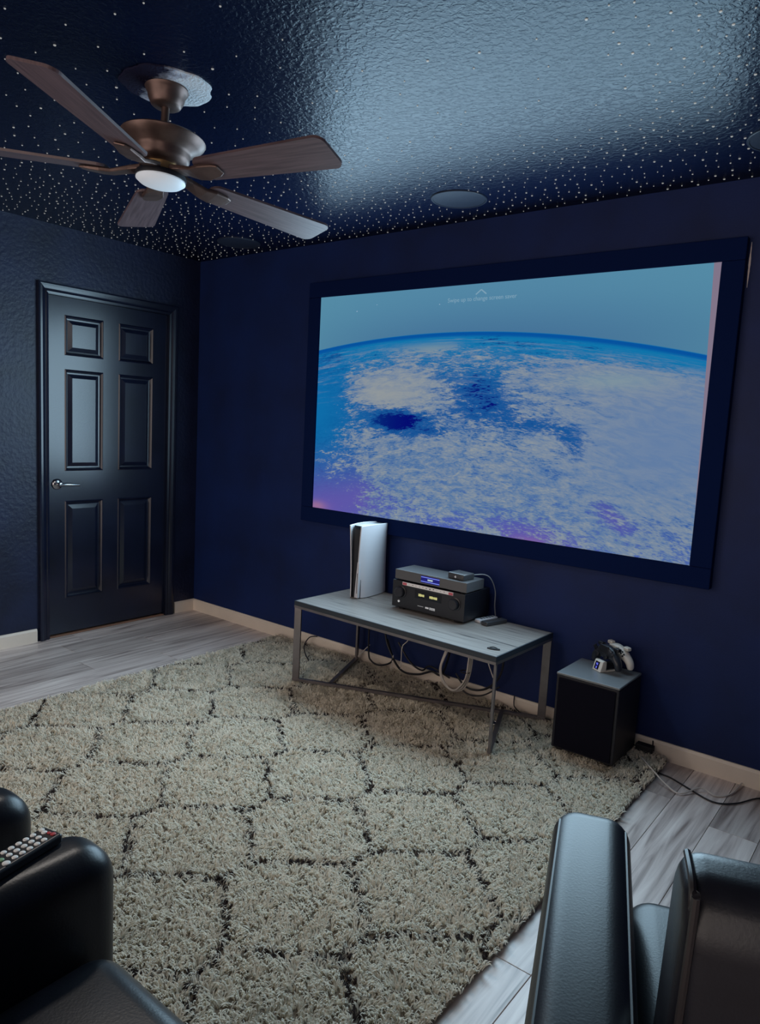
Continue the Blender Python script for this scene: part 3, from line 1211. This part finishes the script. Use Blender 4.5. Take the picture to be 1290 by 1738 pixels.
# leading lip of the right plate that carries the disc slot
lip = MB().prism([(0.006, -0.1235), (0.031, -0.126), (0.031, -0.110), (0.006, -0.108)], 'z', 0.005, 0.20)
lip.v = [(x * (1.0 if z < .1 else 1.0) + (0.012 if (z > .1 and x < .02) else 0), y, z) for x, y, z in lip.v]
lip.build('disc_cover', m_white, gc, bevel=0.002, seg=2)
MB().box(0.0215, 0.0245, -0.1262, -0.1225, 0.030, 0.140).build('disc_slot', m_blackmatt, gc)
core = MB().prism([(-0.108, 0.0), (0.112, 0.0), (0.112, 0.392), (-0.095, 0.392), (-0.108, 0.375)], 'x', -0.033, 0.033)
core.build('core', m_blacksatin, gc, bevel=0.004, seg=2)

# ------------------------------------------------------------------ receiver stack
RCX0, RCX1, RCY0, RCY1 = 1.997, 2.432, -0.282, -0.045
rc = empty('av_receiver', ((RCX0 + RCX1) / 2, (RCY0 + RCY1) / 2, TZ), (0, 0, 0.0))
tag(rc, 'black audio receiver with lit display and two knobs on the coffee table', 'receiver')
w, d = (RCX1 - RCX0) / 2, (RCY1 - RCY0) / 2
MB().box(-w, w, -d, d, 0.012, 0.150).build('case', m_blacksatin, rc, bevel=0.003, seg=2)
for sx_ in (-1, 1):
    for sy_ in (-1, 1):
        MB().lathe([(0.018, 0), (0.020, 0.004), (0.020, 0.012), (0.005, 0.012)], 20, (sx_ * (w - .05), sy_ * (d - .03), 0)).build('foot', m_blackmatt, rc, smooth=True)
m_kn = mat('knob_black', (0.018, 0.018, 0.024), 0.28)
for xk in (-w + .055, w - .055):
    kb = MB().lathe([(0.033, 0), (0.033, 0.003), (0.027, 0.004), (0.026, 0.022), (0.023, 0.025), (0.002, 0.025)], 36)
    kb.build('knob', m_kn, rc, smooth=True, loc=(xk, -d, 0.093), rot=(PI / 2, 0, 0))
MB().box(-0.075, 0.085, -d - .001, -d + .002, 0.080, 0.122).build('display', mat('display_glass', (0.006, 0.007, 0.012), 0.12), rc)
m_yel = m_led('display_yellow', srgb(190, 186, 120), 1.0)
for (x0, wd) in ((-0.052, 0.038), (0.014, 0.044)):
    g = MB()
    xx = x0
    while xx < x0 + wd - .004:
        ww = random.uniform(.006, .009)
        hgt_ = random.uniform(.010, .014)
        g.box(xx, xx + ww, -d - .0022, -d - .0008, 0.098 - hgt_ / 2, 0.098 + hgt_ / 2)
        xx += ww + .0015
    g.build('display_readout', m_yel, rc)
# pale feature sticker with red ends and little marks
stz0, stz1 = 0.1315, 0.1475
stk = MB().box(-0.155, 0.150, -d - .0016, -d + .001, stz0, stz1).build('feature_sticker', mat('sticker_pale', (0.86, 0.82, 0.80), 0.5), rc)
m_red = mat('sticker_red', srgb(205, 92, 104), 0.5)
for (x0, x1) in ((-0.153, -0.128), (0.124, 0.148)):
    MB().box(x0, x1, -d - .0024, -d - .0010, stz0 + .001, stz1 - .003).build('sticker_badge', m_red, stk)
mk = MB()
for i in range(11):
    xm = -0.115 + i * 0.021
    mk.box(xm, xm + random.uniform(.003, .008), -d - .0022, -d - .0010, stz0 + .004 + random.uniform(0, .004), stz0 + .008 + random.uniform(0, .004))
mk.build('sticker_marks', m_blackmatt, stk)
# badge: a thin line, a small solid mark and a row of rounded letters too small to read
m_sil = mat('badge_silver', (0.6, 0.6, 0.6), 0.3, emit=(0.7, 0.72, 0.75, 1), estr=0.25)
bd = MB().box(-0.055, -0.02, -d - .0012, -d, 0.041, 0.0425).box(-0.008, 0.012, -d - .0014, -d, 0.037, 0.045)
for i in range(4):
    xa = 0.017 + i * 0.0085
    bd.box(xa, xa + .0018, -d - .0014, -d, 0.035, 0.046).box(xa + .0052, xa + .007, -d - .0014, -d, 0.035, 0.046)
    bd.box(xa, xa + .007, -d - .0014, -d, 0.0442, 0.046).box(xa, xa + .007, -d - .0014, -d, 0.035, 0.0368)
bd.build('badge', m_sil, rc)
MB().lathe([(0.006, 0), (0.006, 0.003), (0.001, 0.003)], 16).build('power_button', m_sil, rc, loc=(-w + .045, -d, 0.043), rot=(PI / 2, 0, 0))

dp = empty('disc_player', ((2.005 + 2.435) / 2, -0.195, TZ + .150))
tag(dp, 'slim black player with blue lit display on top of the receiver', 'media player')
w2, d2 = 0.214, 0.082
MB().box(-w2, w2, -d2, d2, 0.006, 0.055).build('case', mat('player_case', (0.10, 0.10, 0.105), 0.32), dp, bevel=0.002, seg=2)
for sx_ in (-1, 1):
    for sy_ in (-1, 1):
        MB().lathe([(0.012, 0), (0.013, 0.006), (0.003, 0.006)], 16, (sx_ * (w2 - .03), sy_ * (d2 - .02), 0)).build('foot', m_blackmatt, dp)
MB().box(-0.052, 0.058, -d2 - .001, -d2 + .001, 0.014, 0.048).build('display', mat('display_blue_glass', (0.004, 0.004, 0.03), 0.2, emit=srgb(10, 14, 130), estr=0.6), dp)
m_blu = m_led('display_blue', srgb(130, 150, 255), 1.0)
for z in (0.020, 0.042):
    MB().box(-0.052, 0.058, -d2 - .0018, -d2 - .0008, z - .0014, z + .0014).build('display_line', m_blu, dp)
MB().box(-0.012, 0.018, -d2 - .0018, -d2 - .0008, 0.027, 0.035).build('display_readout', m_led('display_pale', srgb(170, 190, 200), 1.0), dp)

sb = empty('streaming_box', (2.355, -0.205, TZ + .205), (0, 0, -0.12))
tag(sb, 'small black square streaming box on top of the blue lit player', 'streaming box')
MB().cbox((0, 0, 0.0155), 0.100, 0.088, 0.031).build('case', mat('box_case', (0.06, 0.06, 0.065), 0.3), sb, bevel=0.007, seg=4)
MB().box(-0.006, 0.006, -0.0452, -0.0436, 0.012, 0.0145).box(-0.0013, 0.0013, -0.0452, -0.0436, 0.007, 0.0195).build('light', m_sil, sb)
MB().cbox((0.0, 0.0, 0.0313), 0.016, 0.010, 0.0008).build('emblem', m_blackmatt, sb)

hc = MB().tube([(2.40, -0.165, TZ + .225), (2.44, -0.125, TZ + .228), (2.462, -0.095, TZ + .205), (2.468, -0.055, TZ + .14), (2.466, -0.045, TZ + .06), (2.470, -0.035, TZ + .006)], 0.0028, 8)
tag(hc.build('video_cable', mat('grey_cable', (0.22, 0.24, 0.27), 0.4), smooth=True), 'thin grey cable curving down behind the receiver stack', 'cable')


def table_remote(name, x, y, ang, m, label, wid=0.036, ln=0.135, h=0.016):
    t = empty(name, (x, y, TZ), (0, 0, ang))
    tag(t, label, 'remote')
    MB().cbox((0, 0, h / 2), ln, wid, h).build('body', m, t, bevel=0.005, seg=3)
    mb = MB()
    for i in range(5):
        mb.cbox((-ln / 2 + .03 + i * .02, 0, h + .0005), 0.009, 0.014, 0.001)
    mb.build('button_row', m_blackmatt if m is m_white else m_steel, t)


table_remote('remote_control', 2.468, -0.125, 1.36, m_white, 'white remote lying on the coffee table against the receiver')
table_remote('remote_control', 2.523, -0.145, 1.30, mat('remote_dark', (0.05, 0.052, 0.06), 0.3), 'black remote lying on the coffee table beside a white one', 0.042, 0.14, 0.02)
cl = empty('cable_clip', (2.722, -0.505, TZ), (0, 0, 0.25))
tag(cl, 'small flat black clip at the front right table corner', 'clip')
MB().prism([(-.028, -.004), (-.012, -.011), (.014, -.009), (.03, -.002), (.026, .008), (-.006, .010), (-.026, .006)], 'z', 0, 0.005).build('body', m_blackmatt, cl, bevel=0.0015, seg=2)
MB().tube([(-.018, 0, .006), (0, .002, .010), (.018, 0, .006)], 0.0018, 6).build('wire', m_blacksatin, cl, smooth=True)

# ------------------------------------------------------------------ subwoofer, dock, controllers
SWX0, SWX1, SWY0, SWY1, SWZ = 2.942, 3.218, -0.325, -0.055, 0.380
sw = empty('subwoofer', ((SWX0 + SWX1) / 2, (SWY0 + SWY1) / 2, 0.03))
tag(sw, 'black cube subwoofer on the rug beside the coffee table', 'subwoofer')
w, d = (SWX1 - SWX0) / 2, (SWY1 - SWY0) / 2
hgt_ = SWZ - 0.03
MB().box(-w, w, -d, d, 0.012, hgt_ - 0.012).build('cabinet', mat('sub_black', (0.007, 0.007, 0.014), 0.55), sw, bevel=0.004, seg=2)
MB().box(-w - .001, w + .001, -d - .002, d, hgt_ - 0.011, hgt_).build('top_panel', mat('sub_top', (0.17, 0.18, 0.19), 0.36), sw, bevel=0.004, seg=3)  # pale top colour stands in for light reflected off the panel
MB().box(-w + .012, w - .012, -d - .007, -d, 0.02, hgt_ - 0.02).build('front_grille', mat('grille_cloth', (0.006, 0.006, 0.012), 0.95, spec=0.1, bump=(700, .5, .001)), sw, bevel=0.004, seg=2)
for sx_ in (-1, 1):
    for sy_ in (-1, 1):
        MB().lathe([(0.016, 0), (0.019, 0.003), (0.019, 0.013), (0.004, 0.013)], 18, (sx_ * (w - .03), sy_ * (d - .03), 0)).build('foot', m_blackmatt, sw)
pa = empty('power_adapter', (3.262, -0.050, 0.03))
tag(pa, 'small black power plug by the baseboard behind the subwoofer', 'plug')
MB().cbox((0, 0, 0.016), 0.075, 0.04, 0.032).build('body', m_blackmatt, pa, bevel=0.004, seg=2)
MB().tube([(-.04, 0, .014), (-.065, .0, .012), (-.10, .005, .010)], 0.003, 6).build('lead', m_cable_b, pa, smooth=True)

dkp = Vector((3.0608, -0.1846, 0.3800))
DKY = -0.52
dk = empty('charging_dock', (dkp.x, dkp.y, SWZ), (0, 0, DKY))
tag(dk, 'small white charging dock with blue digits on the subwoofer', 'charging dock')
m_dock = mat('dock_white', (0.74, 0.72, 0.66), 0.4)
wd = MB().prism([(0.0, 0.0), (0.034, 0.0), (0.034, 0.046), (0.022, 0.049), (0.013, 0.046)], 'x', -0.027, 0.027)
wd.build('face', m_dock, dk, bevel=0.003, seg=2)
MB().box(-0.027, 0.027, 0.03, 0.115, 0.0, 0.006).build('base', m_dock, dk, bevel=0.002, seg=2)
MB().box(-0.016, 0.016, 0.034, 0.105, 0.006, 0.034).build('cradle', m_blacksatin, dk, bevel=0.003, seg=2)
# sloping little display on the face
slope = math.atan2(0.013, 0.046)
dpn = MB().cbox((-0.004, 0, 0), 0.026, 0.0016, 0.034)
dpo = dpn.build('display', mat('dock_display', (0.004, 0.004, 0.03), 0.2), dk, loc=(0, 0.0062, 0.0245), rot=(-slope, 0, 0))
fcv = bpy.data.curves.new('digits', 'FONT')
fcv.body = 'N\nX'
fcv.size = 0.015
fcv.align_x = 'CENTER'
fcv.extrude = 0.0003
to = bpy.data.objects.new('digits_src', fcv)
COL.objects.link(to)
dg = bpy.context.evaluated_depsgraph_get()
tm = bpy.data.meshes.new_from_object(to.evaluated_get(dg))
bpy.data.objects.remove(to)
tm.materials.clear()
dgt = link('digits', tm, m_led('dock_blue', srgb(110, 120, 255), 1.2), dpo)
dgt.location = (-0.004, -0.0011, 0.001)
dgt.rotation_euler = (PI / 2, 0, 0)


def controller(name, loc, rot, m_body, m_mid, label):
    """game controller: local x = width, y = towards its face (-y), z = up (grips down)"""
    t = empty(name, loc, rot)
    tag(t, label, 'game controller', 'game controllers on the charging dock')
    me = bpy.data.meshes.new('shell')
    bm = bmesh.new()
    V = [(0, 0, 0.020), (0.035, 0, 0.022), (0.060, 0.004, 0.014), (0.072, 0.008, -0.022), (0.078, 0.012, -0.060),
         (-0.035, 0, 0.022), (-0.060, 0.004, 0.014), (-0.072, 0.008, -0.022), (-0.078, 0.012, -0.060), (0, 0.002, -0.008), (0.035, 0.002, -0.006), (-0.035, 0.002, -0.006)]
    E_ = [(0, 1), (1, 2), (2, 3), (3, 4), (0, 5), (5, 6), (6, 7), (7, 8), (0, 9), (9, 10), (9, 11), (10, 2), (11, 6)]
    R_ = [.021, .022, .026, .023, .017, .022, .026, .023, .017, .021, .021, .021]
    vs = [bm.verts.new(v) for v in V]
    for a, b in E_:
        bm.edges.new((vs[a], vs[b]))
    bm.to_mesh(me)
    bm.free()
    ob = link('shell', me, m_body, t)
    sk = ob.modifiers.new('skin', 'SKIN')
    sl = me.skin_vertices[0] if len(me.skin_vertices) else None
    if sl is None:
        bm = bmesh.new()
        bm.from_mesh(me)
        bm.verts.layers.skin.verify()
        bm.to_mesh(me)
        bm.free()
        sl = me.skin_vertices[0]
    for i, r in enumerate(R_):
        sl.data[i].radius = (r, r * .8)
    sl.data[0].use_root = True
    ss = ob.modifiers.new('sub', 'SUBSURF')
    ss.levels = ss.render_levels = 2
    sk.use_smooth_shade = True
    dg = bpy.context.evaluated_depsgraph_get()
    em = bpy.data.meshes.new_from_object(ob.evaluated_get(dg))
    ob.modifiers.clear()
    ob.data = em
    if not em.materials:
        em.materials.append(m_body)
    MB().cbox((0, -0.0185, 0.018), 0.058, 0.006, 0.034).build('touchpad', m_mid, t, bevel=0.0028, seg=2)
    for s in (-1, 1):
        sk_ = MB().lathe([(0.0075, 0), (0.006, 0.008), (0.0100, 0.011), (0.0105, 0.014), (0.008, 0.0155), (0.001, 0.0145)], 20)
        sk_.build('thumb_stick', m_blacksatin, t, smooth=True, loc=(s * 0.027, -0.016, -0.012), rot=(PI / 2, 0, 0))
        MB().cbox((s * 0.052, 0.010, 0.030), 0.030, 0.022, 0.016).build('shoulder_button', m_mid, t, bevel=0.005, seg=3)
    bt = MB()
    for a in range(4):
        bt.lathe([(0.0042, 0), (0.0042, 0.0025), (0.003, 0.0033), (0.0005, 0.0034)], 14, (0.056 + .0095 * math.cos(a * PI / 2), .0095 * math.sin(a * PI / 2), 0))
    bt.build('face_buttons', m_blacksatin, t, smooth=True, loc=(0, -0.0185, 0.012), rot=(PI / 2, 0, 0))
    MB().cbox((-0.056, -0.0185, 0.012), 0.024, 0.005, 0.008).cbox((-0.056, -0.0185, 0.012), 0.008, 0.005, 0.024).build('direction_pad', m_blacksatin, t)
    return t


cB = Vector((dkp.x, dkp.y, 0)) + Vector((-math.sin(DKY), math.cos(DKY), 0)) * 0.050
cW = Vector((dkp.x, dkp.y, 0)) + Vector((-math.sin(DKY), math.cos(DKY), 0)) * 0.108
controller('game_controller', (cB.x, cB.y, SWZ + .077), (-0.12, 0, DKY), mat('pad_black', (0.02, 0.024, 0.034), 0.35), m_blacksatin, 'black game controller at the front of the charging dock')
controller('game_controller', (cW.x, cW.y, SWZ + .077), (0.06, 0.0, DKY), mat('pad_white', (0.74, 0.71, 0.65), 0.4), mat('pad_white_pad', (0.68, 0.66, 0.6), 0.35), 'white game controller behind the black one on the dock')

# ------------------------------------------------------------------ cables
def cable(name, pts, r, m, label, cat='cable', closed=False, group=None):
    o = MB().tube(pts, r, 8, 6, closed).build(name, m, smooth=True)
    tag(o, label, cat, group)
    return o


TB = TZ - 0.041
cable('loose_cable', [(1.245, -0.018, 0.085), (1.205, -0.045, 0.075), (1.225, -0.11, 0.042), (1.32, -0.20, 0.036), (1.42, -0.275, 0.036)], 0.0035, m_cable_b, 'thin black cord lying over the rug edge left of the table')
cable('speaker_wire', [(1.545, -0.05, TB), (1.565, -0.05, 0.33), (1.578, -0.048, 0.30)], 0.0022, m_cable_w, 'short white wire hanging behind the left rear table leg')
cable('loose_cable', [(1.68, -0.06, TB), (1.685, -0.06, 0.12), (1.72, -0.07, 0.058), (1.79, -0.07, 0.052), (1.86, -0.06, 0.10), (1.80, -0.05, 0.20), (1.76, -0.05, TB)], 0.005, m_cable_b, 'black cord sagging in a loop behind the left rear leg')
cable('loose_cable', [(1.80, -0.04, 0.20), (1.86, -0.05, 0.10), (1.95, -0.08, 0.060), (2.05, -0.08, 0.070), (2.13, -0.07, 0.105), (2.20, -0.06, 0.12), (2.26, -0.05, TB)], 0.006, m_cable_b, 'thick black cord trailing low behind the middle of the table')
cable('loose_cable', [(1.88, -0.04, 0.20), (1.97, -0.05, 0.115), (2.06, -0.06, 0.090), (2.12, -0.07, 0.130), (2.24, -0.06, 0.095)], 0.005, m_cable_b, 'black cord crossing above the thick cord under the table')
cable('speaker_wire', [(2.03, -0.09, TB), (1.985, -0.09, 0.26), (1.945, -0.09, 0.205), (1.94, -0.09, 0.14), (1.94, -0.09, 0.075)], 0.0026, m_cable_w, 'thin white wire dropping with a kink under the table middle')
cable('speaker_wire', [(1.86, -0.055, 0.125), (1.862, -0.065, 0.085), (1.872, -0.085, 0.042)], 0.0028, m_cable_w, 'short white wire end hanging below the tied black cords')
cable('speaker_wire', [(1.69, -0.055, 0.145), (1.66, -0.065, 0.11), (1.625, -0.08, 0.065)], 0.0026, m_cable_w, 'short slanting white wire beside the left rear leg')
# coil of white cable: three turns tied together
for i in range(3):
    dx, dz_, dy = i * 0.010, i * 0.007, -0.012 * i
    cable('coiled_cable', [(2.29 + dx, -0.09 + dy, TB), (2.225 + dx, -0.09 + dy, 0.25), (2.195 + dx, -0.09 + dy, 0.14 + dz_), (2.225 + dx, -0.09 + dy, 0.07 + dz_), (2.285 + dx * .6, -0.09 + dy, 0.045 + dz_),
                           (2.345 - dx * .4, -0.09 + dy, 0.075 + dz_), (2.375 - dx * .3, -0.09 + dy, 0.15), (2.385 - dx * .3, -0.09 + dy, 0.25), (2.392 - dx * .2, -0.09 + dy, TB)], 0.0048, m_cable_w,
          ['outer turn of the white cable coil hanging under the table', 'middle turn of the white cable coil under the table', 'inner turn of the white cable coil under the table'][i], group='white cable coil')
tie = MB().tube([(2.355 + .024 * math.cos(a), -0.102 + .022 * math.sin(a), 0.17) for a in np.linspace(0, 2 * PI, 11)[:-1]], 0.003, 6, 2, True)
tag(tie.build('cable_tie', m_blackmatt, smooth=True), 'black tie around the white cable coil', 'tie')
cable('speaker_wire', [(2.395, -0.06, 0.285), (2.42, -0.06, 0.29), (2.445, -0.06, 0.265), (2.475, -0.06, 0.205), (2.495, -0.06, 0.165)], 0.003, m_cable_w, 'white wire arching right of the cable coil')
cable('loose_cable', [(2.52, -0.06, TB), (2.545, -0.06, 0.28), (2.53, -0.06, 0.18), (2.47, -0.06, 0.105), (2.40, -0.065, 0.075), (2.34, -0.075, 0.085), (2.29, -0.085, 0.14)], 0.0055, m_cable_b, 'black cord in a wide loop beside the white coil')
cable('loose_cable', [(2.545, -0.08, 0.135), (2.46, -0.085, 0.07), (2.38, -0.09, 0.052), (2.32, -0.085, 0.072)], 0.004, m_cable_b, 'thin black cord lying low under the white coil')
cable('loose_cable', [(2.60, -0.02, 0.09), (2.605, -0.03, 0.055), (2.63, -0.06, 0.046), (2.69, -0.09, 0.042), (2.80, -0.06, 0.040), (2.88, -0.045, 0.042)], 0.003, m_cable_b, 'thin black cord crossing the baseboard behind the right table leg')
cable('extension_cord', [(3.285, -0.018, 0.075), (3.290, -0.022, 0.03), (3.315, -0.09, 0.010), (3.345, -0.155, 0.005), (3.41, -0.17, 0.005), (3.485, -0.208, 0.005), (3.598, -0.258, 0.005), (3.671, -0.205, 0.005), (3.74, -0.085, 0.005), (3.86, -0.05, 0.005)], 0.0032, m_cable_b, 'black cord on the wood floor right of the subwoofer', 'cord')
cable('extension_cord', [(3.275, -0.13, 0.034), (3.361, -0.227, 0.032), (3.43, -0.27, 0.012), (3.484, -0.287, 0.008), (3.537, -0.195, 0.016), (3.595, -0.199, 0.005), (3.637, -0.141, 0.005), (3.653, -0.02, 0.012)], 0.0032, m_cable_w, 'white cord on the wood floor right of the subwoofer', 'cord')
rg = MB().tube([(0.014 * math.cos(a), 0.014 * math.sin(a), 0) for a in np.linspace(0, 2 * PI, 17)[:-1]], 0.0045, 8, 2, True)
rg.lathe([(0.011, -0.004), (0.011, 0.001), (0.001, 0.001)], 16)
tag(rg.build('floor_grommet', m_chrome, smooth=True, loc=(2.632, -0.275, 0.036), rot=(0.15, 0, 0)), 'small metal ring lying on the rug under the table', 'ring')

# ------------------------------------------------------------------ armchairs
def rounded_arm_profile(L, z0, z1, rf, rb, n=8):
    """side outline in (y, z); front at y=0, body runs to y=-L"""
    p = [(0, z0)]
    for k in range(n + 1):
        a = k / n * PI / 2
        p.append((-rf + rf * math.cos(a), z1 - rf + rf * math.sin(a)))
    for k in range(n + 1):
        a = PI / 2 + k / n * PI / 2
        p.append((-L + rb + rb * math.cos(a), z1 - rb + rb * math.sin(a)))
    p.append((-L, z0))
    return p


def armchair(name, loc, rz, label, seat_w=0.54, arm_w=0.13, arm_h=0.62, arm_L=0.80, back_h=0.92, back_at=0.60, back_t=0.17, seat_h=0.45, seat_front=0.0, rf=0.075, arms=(-1, 1), z0=0.05, piping=True):
    """origin on the floor under the middle of the arm fronts; faces local +y"""
    t = empty(name, loc, (0, 0, rz))
    tag(t, label, 'armchair', 'black leather armchairs facing the screen')
    hs = seat_w / 2
    for s in arms:
        a, b = (s * hs, s * (hs + arm_w)) if s > 0 else (s * (hs + arm_w), s * hs)
        arm = MB().prism(rounded_arm_profile(arm_L, z0, arm_h, rf, 0.05), 'x', a + .002, b)
        ao = arm.build('arm', m_leather, t, bevel=0.052, seg=7, angle=50)
        # piping along both edges of the arm top
        for xe in ((a + .014, b - .012) if piping else ()):
            pp = [(xe, 0, arm_h - .22)] + [(xe, y, z) for (y, z) in rounded_arm_profile(arm_L, z0, arm_h - .0185, rf, 0.05)[1:10]] + [(xe, -arm_L * .5, arm_h - .0185), (xe, -arm_L + .06, arm_h - .0185)]
            MB().tube([(x, y - .0185, z) for x, y, z in pp], 0.0032, 6, 2).build('piping', m_piping, ao, smooth=True)
    # base rail and seat cushion
    MB().box(-hs, hs, -0.62, -0.03 + seat_front, z0, 0.27).build('base', m_leather, t, bevel=0.02, seg=3)
    cu = MB().box(-hs + .003, hs - .003, -back_at - .02, seat_front, 0.272, seat_h)
    cu.build('seat_cushion', m_leather, t, bevel=0.06, seg=7)
    # backrest leaning back
    lean = 0.10
    yb = -back_at
    prof_ = [(yb, 0.26), (yb - lean, back_h - .05), (yb - lean - .04, back_h), (yb - lean - back_t + .03, back_h), (yb - lean - back_t, back_h - .05), (yb - back_t + .02, 0.10), (yb, 0.10)]
    bo = MB().prism(prof_, 'x', -hs + .022, hs - .022).build('backrest', m_leather, t, bevel=0.028, seg=5, angle=20)
    for s in (-1, 1):
        xe = s * (hs - .032)
        MB().tube([(xe, yb - back_t + .015 - .0, 0.15), (xe, yb - lean - back_t + .006, back_h - .055), (xe, yb - lean - back_t + .019, back_h - .030), (xe, yb - lean - back_t + .038, back_h - .0075), (xe, yb - lean - .045, back_h - .0075)], 0.005, 8, 4).build('piping', m_piping, bo, smooth=True)
    for sx_ in (-1, 1):
        for y in (-.08, -arm_L + .08):
            MB().lathe([(0.018, 0), (0.024, z0 + .004), (0.004, z0 + .004)], 14, (sx_ * (hs + arm_w * .5), y, 0)).build('foot', m_blackmatt, t)
    return t


# right armchair, turned a little towards the screen
FA = math.radians(20.4)
tipx, tipy = 3.664, -1.750
cx_, cy_ = tipx + .335 * math.cos(FA), tipy + .335 * math.sin(FA)
armchair('armchair', (cx_, cy_, 0), FA, 'black leather armchair at the lower right, turned towards the screen', arm_w=0.155, arm_h=0.632, arm_L=0.80, back_at=0.42, back_t=0.15, back_h=0.885, seat_front=0.02)
# middle armchair (only its left arm and seat edge are in the photo)
armchair('armchair', (3.045 + .27, -2.485, 0.036), 0, 'black leather armchair with a remote on its arm, lower left', seat_front=-0.035, arm_h=0.58, z0=0.03, seat_h=0.415, back_at=0.58, piping=False)
# left armchair (only the right arm is in the photo)
armchair('armchair', (2.735 - .40, -2.490, 0.036), 0, 'black leather armchair at the left photo edge behind the remote', arm_h=0.565, z0=0.03, seat_h=0.41, back_at=0.58, seat_front=-0.08, piping=False)

# remote on the arm
rm = empty('remote_control', (2.970, -2.668, 0.6165), (0, 0, 0.24))
tag(rm, 'long black remote with white buttons on the armchair arm', 'remote')
MB().cbox((0, 0, 0.0095), 0.050, 0.205, 0.019).build('body', m_blacksatin, rm, bevel=0.006, seg=3)
bmesh_small = MB().lathe([(0.0052, 0), (0.0052, 0.0016), (0.0042, 0.0024), (0.0005, 0.0026)], 14).mesh('button', mat('button_white', (0.85, 0.84, 0.8), 0.5), True)
bmesh_red = MB().lathe([(0.0050, 0), (0.0050, 0.0016), (0.004, 0.0024), (0.0005, 0.0026)], 14).mesh('button_red', mat('button_red', srgb(190, 70, 76), 0.5), True)
bmesh_grn = MB().lathe([(0.0050, 0), (0.0050, 0.0016), (0.004, 0.0024), (0.0005, 0.0026)], 14).mesh('button_green', mat('button_green', srgb(130, 170, 130), 0.5), True)
bmesh_gry = MB().lathe([(0.0040, 0), (0.0040, 0.0016), (0.003, 0.0022), (0.0005, 0.0024)], 14).mesh('button_grey', mat('button_grey', (0.12, 0.12, 0.14), 0.4), True)


def rbutton(me, x, y, sx_=1.0, sy_=1.0):
    b = link('button', me, None, rm)
    b.location = (x, y, 0.0188)
    b.scale = (sx_, sy_, 1)
    return b


rbutton(bmesh_red, 0.013, 0.090)
rbutton(bmesh_red, 0.004, 0.089, .9, .6)
rbutton(bmesh_small, -0.005, 0.086)
rbutton(bmesh_small, -0.015, 0.089)
for j in range(5):
    for i in range(3):
        rbutton(bmesh_small, -0.0145 + i * 0.0140, 0.070 - j * 0.0150)
rbutton(bmesh_gry, -0.0145, -0.006)
rbutton(bmesh_grn, 0.000, -0.006)
rbutton(bmesh_small, 0.0150, -0.008, 1.3, 1.3)
rbutton(bmesh_gry, -0.0145, -0.026)
rbutton(bmesh_small, -0.001, -0.026)
rbutton(bmesh_small, 0.0140, -0.028, 1.3, 1.3)
rbutton(bmesh_small, 0.0140, -0.046)
rbutton(bmesh_small, -0.005, -0.052, 1.9, 1.9)
rbutton(bmesh_small, -0.0145, -0.076)
rbutton(bmesh_small, 0.0, -0.078)
rbutton(bmesh_small, 0.0145, -0.076)
